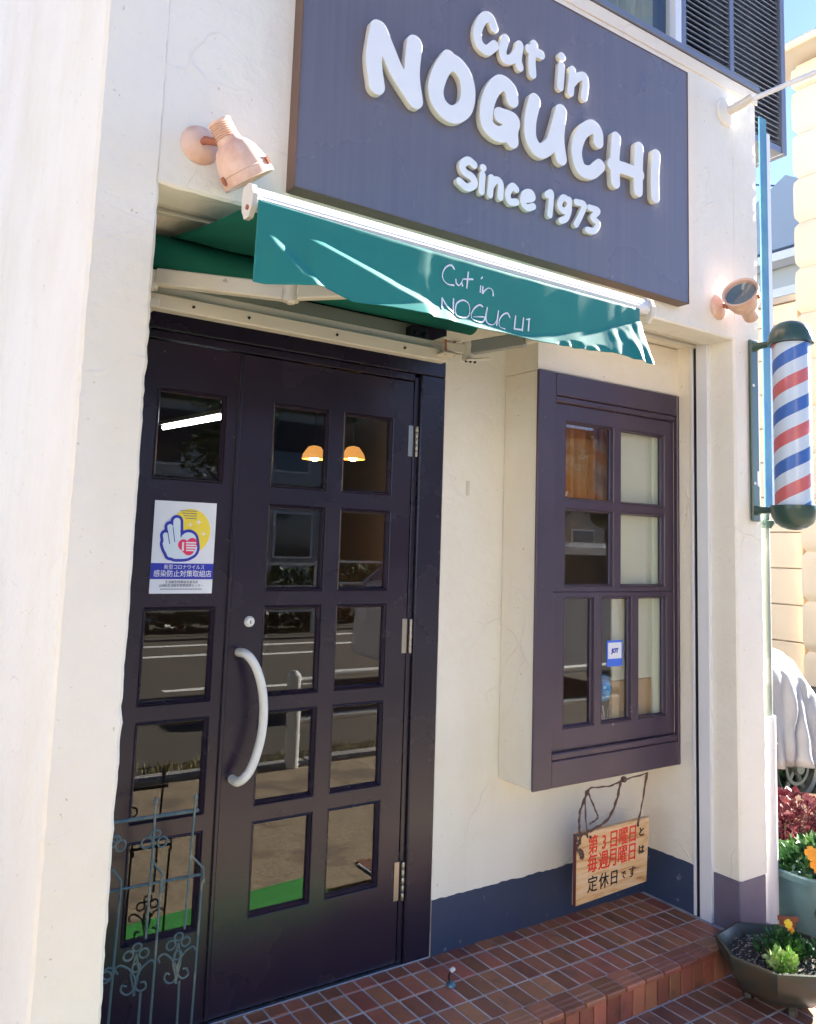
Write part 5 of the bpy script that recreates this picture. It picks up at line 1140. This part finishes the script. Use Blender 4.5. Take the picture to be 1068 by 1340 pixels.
# dark hedge behind the wheel
hd = empty('dark_hedge', (3.6, 1.0, -.1), 'low dark green hedge in shade behind the motorcycle', 'hedge')
rs = random.Random(77); mb = MB(); leaves(mb, (3.6, 1.00, .10), (1.6, .22, .30), 4200, .065, rs, .3, .36, .3); mb.build('foliage', MT['leafdark'], hd, fix=False)
box('low_wall', 2.2, 7.4, 1.25, 1.33, -.12, .36, M('dark_green_fence_board', (.03, .055, .045), .7), tag(empty('garden_wall', (4, 1.95, -.12)), 'low dark green board wall behind the hedge', 'wall'))

# ================================================================== neighbouring buildings
nb = empty('cream_building', (8, 1.5, -.1), 'tall cream building with rounded horizontal siding on the right', 'building')
SD = MT['siding']; Yl, Yr = 3.36, 1.0
box('wall_core', 8.10, 14, Yr, Yl-.05, -.12, 7.9, SD, nb)
hmod = .606; z = 6.94-hmod*12
zz0 = 6.94-hmod*12
for k in range(16):
    za = zz0+k*hmod
    if za > 7.7 or za+hmod < -.1: continue
    zb2 = min(za+hmod, 7.86); n_ = 10; mb = MB(); pf = []
    for q in range(n_+1):
        t = q/n_; b = (max(0, 1-abs(2*t-1)**6.0))**.5*.05
        pf.append((8.085-b, za+.003+(zb2-za-.006)*t))
    pf += [(8.10, zb2-.003), (8.10, za+.003)]
    # end rounded towards the left edge
    ringL = [(x, Yl-.06+(8.085-x)*.9, zq) for x, zq in pf]; 
    A = [mb.bm.verts.new(p) for p in ringL]; B = [mb.bm.verts.new((x, Yr, zq)) for x, zq in pf]; m_ = len(A)
    for q in range(m_): mb.bm.faces.new((A[q], A[(q+1) % m_], B[(q+1) % m_], B[q]))
    mb.bm.faces.new(A); mb.bm.faces.new(B[::-1]); mb.build('siding_panel', SD, nb, smooth=True)
box('eave', 7.78, 14, Yr-.1, Yl+.30, 7.95, 8.10, M('cream_eave', (.75, .66, .55), .7), nb, bev=.02)
box('gutter', 7.70, 7.79, Yr-.1, Yl+.30, 7.93, 8.03, SD, nb, bev=.02)
# lower wing, further left
lw = empty('low_cream_wing', (8.3, 4.2, -.1), 'low cream sided annex left of the tall cream building', 'building')
k = 0; z = -.1
while z < 4.6:
    h = min(.455, 4.72-z); MB().box(8.12, 8.20, Yl+.02, 4.9, z+.006, z+h-.006, .008).build('siding_panel', SD, lw); z += .455
box('wall_core', 8.2, 12, Yl+.02, 4.9, -.12, 4.72, SD, lw); box('flashing', 8.08, 12, Yl+.02, 4.95, 4.722, 4.80, M('tan_flashing', (.45, .36, .27), .6), lw)
# pale house further away
ph = empty('pale_house', (12, 7, -.1), 'pale grey house with white eaves between the sign and the cream building', 'building')
pw = M('pale_grey_wall', (.50, .52, .50), .8); wt = M('white_eaves', (.75, .76, .76), .6)
box('wall', 12.6, 17, 4.4, 7.6, -.12, 7.2, pw, ph); 
MB().prism([(12.3, 4.2, 7.2), (12.3, 7.9, 7.2), (12.3, 7.9, 7.5), (12.3, 6.0, 8.6), (12.3, 4.2, 7.5)], (5, 0, 0)).build('roof', M('grey_blue_roof', (.30, .36, .42), .6), ph)
for zz_ in (6.9, 6.2): box('eave_board', 12.1, 12.5, 4.2, 7.9, zz_, zz_+.16, wt, ph)
box('balcony', 12.3, 12.6, 4.3, 7.7, 5.95, 6.2, wt, ph)
# overhead wires
for i, (za, zb_, yy) in enumerate(((10.35, 10.8, 9.0), (8.9, 9.3, 9.1), (8.75, 9.15, 9.3), (8.3, 8.65, 9.5))):
    pts = []
    for k in range(21):
        t = k/20; x = 2+t*22; pts.append((x+4, 11.5-t*11, za-1.2+t*1.6*1.0-.9*math.sin(math.pi*t)*.4))
    o = MB().tube(pts, .02, 5).build('overhead_wire', MT['dark']); tag(o, ['highest thin wire crossing the blue gap beside the cream building', 'second thin wire from the top in the blue gap', 'third thin wire from the top in the blue gap', 'lowest thin wire in the blue gap above the pale house'][i], 'wire', 'wires across the sky gap')
up_ = empty('utility_pole', (24, -.3, -.1), 'concrete utility pole behind the cream building carrying the wires', 'utility pole')
MB().tube([(28, .5, -.1), (28, .5, 11.5)], [.18, .12], 14).build('pole', MT['concrete'], up_, smooth=True)

# ================================================================== street seen in the glass
gr = empty('guard_rail', (4, -2.95, -.1), 'white pipe guard rail along the kerb mirrored in the door panes', 'guard rail')
wp = M('white_rail_paint', (.68, .70, .68), .4, bump=(30, .1, .002))
for x in (.86, 2.86, 4.86, 6.86, 8.86):
    MB().tube([(x, -2.76, -.11), (x, -2.76, .50), (x, -2.76, .53)], [.048, .048, .02], 16).build('post', wp, gr, smooth=True)
for z in (.46, .20): MB().tube([(.86, -2.76, z), (12, -2.76, z)], .022, 10).build('rail', wp, gr, smooth=True)
def van(x, y, label, body, dark):
    v = empty('parked_van', (x, y, -.13), label, 'van')
    L_, W_, H_ = 3.3, 1.48, 1.62
    sil = [(0, .28), (.05, 1.0), (.20, 1.05), (.80, 1.58), (1.0, H_), (L_-.15, H_), (L_, H_-.2), (L_, .28)]
    mb = MB(); mb.prism([(x+a, y, -.13+b) for a, b in sil], (0, -W_, 0)); bmesh.ops.bevel(mb.bm, geom=list(mb.bm.edges), offset=.05, segments=2, affect='EDGES'); mb.build('body', body, v, smooth=True)
    for a, b in ((.55, 1.15), (1.25, 2.15), (2.25, 3.3)): 
        MB().prism([(x+a+(.35 if a < 1 else 0), y+.006, 1.36), (x+a, y+.006, .93), (x+b, y+.006, .93), (x+b, y+.006, 1.36)], (0, -.008, 0)).build('window', dark, v)
    MB().prism([(x+.16, y-.12, .98), (x+.16, y-W_+.12, .98), (x+.72, y-W_+.16, 1.38), (x+.72, y-.16, 1.38)], (-.012, 0, .010)).build('windscreen', dark, v)
    for a in (.7, L_-.65):
        for yy in (y+.02, y-W_+.16):
            wh = MB().lathe([(0, -.09), (.22, -.09), (.28, -.07), (.28, .07), (.22, .09), (0, .09)], (x+a, yy-.09, .15), (0, 1, 0), 24).build('wheel', rub, v, smooth=True)
            MB().lathe([(0, 0), (.16, 0), (.18, .012), (0, .03)], (x+a, yy, .15), (0, 1, 0), 18).build('hubcap', hub, v, smooth=True) if yy > y-.5 else None
    for yy in (y-.25, y-W_+.25): MB().lathe([(0, .02), (.09, .01), (.10, 0)], (x+.02, yy, .62), (-1, 0, .05), 14).build('headlight', MT['bar'], v, smooth=True)
    return v
dg = M('dark_vehicle_glass', (.02, .03, .04), .08, spec=.8)
van(2.95, -4.05, 'white parked van mirrored in the left window panes', M('white_car_paint', (.70, .72, .74), .25, coat=.5), dg)
van(8.6, -4.1, 'dark red van parked behind the white van seen only in reflection', M('dark_red_paint', (.20, .03, .03), .3, coat=.5), dg)
# far side of the street
fs = [('shop_across', 2.0, -20, 9.0, 5.2, (.34, .40, .42), 'grey blue low shop across the car park mirrored in the door', .9), ('house_across', 12.5, -19, 6.0, 6.6, (.55, .34, .18), 'orange brown house across the street mirrored in the window', .6), ('house_across', 20.0, -22, 8.0, 6.0, (.45, .44, .38), 'beige house across the street far right mirrored in the glass', .6), ('shop_across', -9.5, -21, 9.5, 4.6, (.40, .38, .33), 'pale low shop across the street behind the viewer', .9)]
for nm, x, y, wx, h, col, lb, gw in fs:
    b_ = empty(nm, (x+wx/2, y, -.13), lb, 'building')
    box('wall', x, x+wx, y-6, y, -.13, h, M('wall_'+nm+str(int(x+20)), col, .8, bump=(10, .2, .01)), b_)
    box('roof', x-.3, x+wx+.3, y-6.3, y+.4, h, h+.35, M('roof_'+str(int(x+20)), (.08, .085, .10), .7), b_, bev=.03)
    k = x+.6
    while k+1.2 < x+wx:
        for z0 in (.9, 3.4) if h > 5 else (.9,):
            f_ = MB().box(k, k+1.3, y-.02, y+.05, z0-.05, z0+1.35, .01).build('window', MT['bar'], b_); MB().box(k+.07, k+1.23, y+.051, y+.058, z0+.02, z0+1.28).build('pane', dg, f_)
        k += 2.0
# fence and trees across the road
fe = empty('mesh_fence', (4, -10.4, -.13), 'white post fence beyond the road mirrored in the door panes', 'fence')
for k in range(16): MB().box(-4+k*1.5, -3.94+k*1.5, -10.43, -10.37, -.13, 1.05).build('post', wp, fe)
for z in (.25, .6, .98): MB().box(-4, 18.5, -10.42, -10.38, z, z+.04).build('rail', wp, fe)
rs = random.Random(9)
for i, (x, y, h) in enumerate(((-2.5, -13.5, 4.5), (5.5, -15.5, 5.5), (10.8, -13, 4.2), (17.0, -15, 5.0))):
    t = empty('street_tree', (x, y, -.13), ['round tree left of the grey shop across the street', 'tallest tree before the grey shop across the street', 'small tree before the orange house across the street', 'tree before the beige house across the street'][i], 'tree', 'trees across the street')
    MB().tube([(x, y, -.13), (x+.05, y, h*.35), (x-.05, y+.1, h*.6)], [.14, .10, .05], 10).build('trunk', MT['twine'], t)
    for k in range(5):
        a = k*1.3; MB().tube([(x, y, h*.35+.1*k), (x+.6*math.cos(a), y+.6*math.sin(a), h*.6+.1*k)], [.05, .02], 6).build('limb', MT['twine'], t)
    mb = MB()
    for k in range(9): leaves(mb, (x+rs.gauss(0, .6), y+rs.gauss(0, .6), h*.72+rs.gauss(0, .5)), (.75, .75, .6), 260, .16, rs, .3, .4, .3)
    mb.build('crown', MT['leafdark'], t, fix=False)

for nm, x, y0_, y1_, h, col, lb in (('cream_bounce_block', -9, -21, -10.2, 6.4, (.55, .48, .38), 'cream house added unseen on the far left behind the viewer to bounce sunlight'), ('tan_bounce_block', -12.5, -2.2, 7, 5.6, (.50, .42, .33), 'tan house added left of the shop beyond the frame to bounce warm light')):  # unseen houses, added so their sunlit walls bounce warm light onto the shop
    b_ = empty(nm, (x-3, (y0_+y1_)/2, -.13), lb, 'building')
    box('wall', x-6, x, y0_, y1_, -.13, h, M('wall_'+nm, col, .8, bump=(10, .2, .01)), b_)
    box('roof', x-6.3, x+.3, y0_-.3, y1_+.3, h, h+.3, M('roof_'+nm, (.10, .085, .08), .7), b_, bev=.03)
    k = y0_+1
    while k+1.4 < y1_:
        f_ = MB().box(x-.03, x+.05, k, k+1.3, .9, 2.2, .01).build('window', MT['bar'], b_); MB().box(x+.051, x+.058, k+.07, k+1.23, .97, 2.13).build('pane', dg, f_); k += 2.6

sb = empty('added_shade_board', (2.62, -.55, -.1), 'plain grey board added out of view right of the planters to shade the step', 'blocker')  # unseen board, added only to keep the sun off the step nosing
MB().box(2.60, 2.64, -.70, -.40, .05, 2.0, .008).build('panel', MT['alu'], sb)
MB().box(2.50, 2.74, -.72, -.38, -.10, -.05, .008).build('base', MT['dark'], sb)
for yy in (-.66, -.44): MB().tube([(2.62, yy, -.06), (2.62, yy, .06)], .012, 8).build('post', MT['dark'], sb)

# more of the street: signs, hedge, fascia boards
sgn = empty('fascia_sign', (6, -19.9, 4.2), 'dark sign board with pale lettering on the grey shop across the street', 'sign')
box('board', 2.6, 10.4, -19.95, -19.86, 4.0, 4.9, MT['dark'], sgn)
hg = empty('street_hedge', (6, -10.9, -.13), 'clipped hedge behind the white fence across the road', 'hedge')
rs = random.Random(14); mb = MB(); leaves(mb, (8, -11.1, .35), (12, .4, .55), 9000, .13, rs, .3, .4, .4); mb.build('foliage', MT['leafdark'], hg, fix=False)
for i, (x, lb) in enumerate(((1.4, 'tall brown post across the street left of the grey shop'), (9.9, 'tall brown post across the street before the orange house'))):
    u_ = empty('street_post', (x, -9.9, -.13), lb, 'post', 'posts across the street')
    MB().tube([(x, -9.9, -.13), (x, -9.9, 7.5)], [.14, .11], 12).build('shaft', MT['concrete'], u_, smooth=True)
    MB().box(x-.02, x+.9, -9.93, -9.87, 5.6, 5.7).build('arm', MT['steel'], u_)
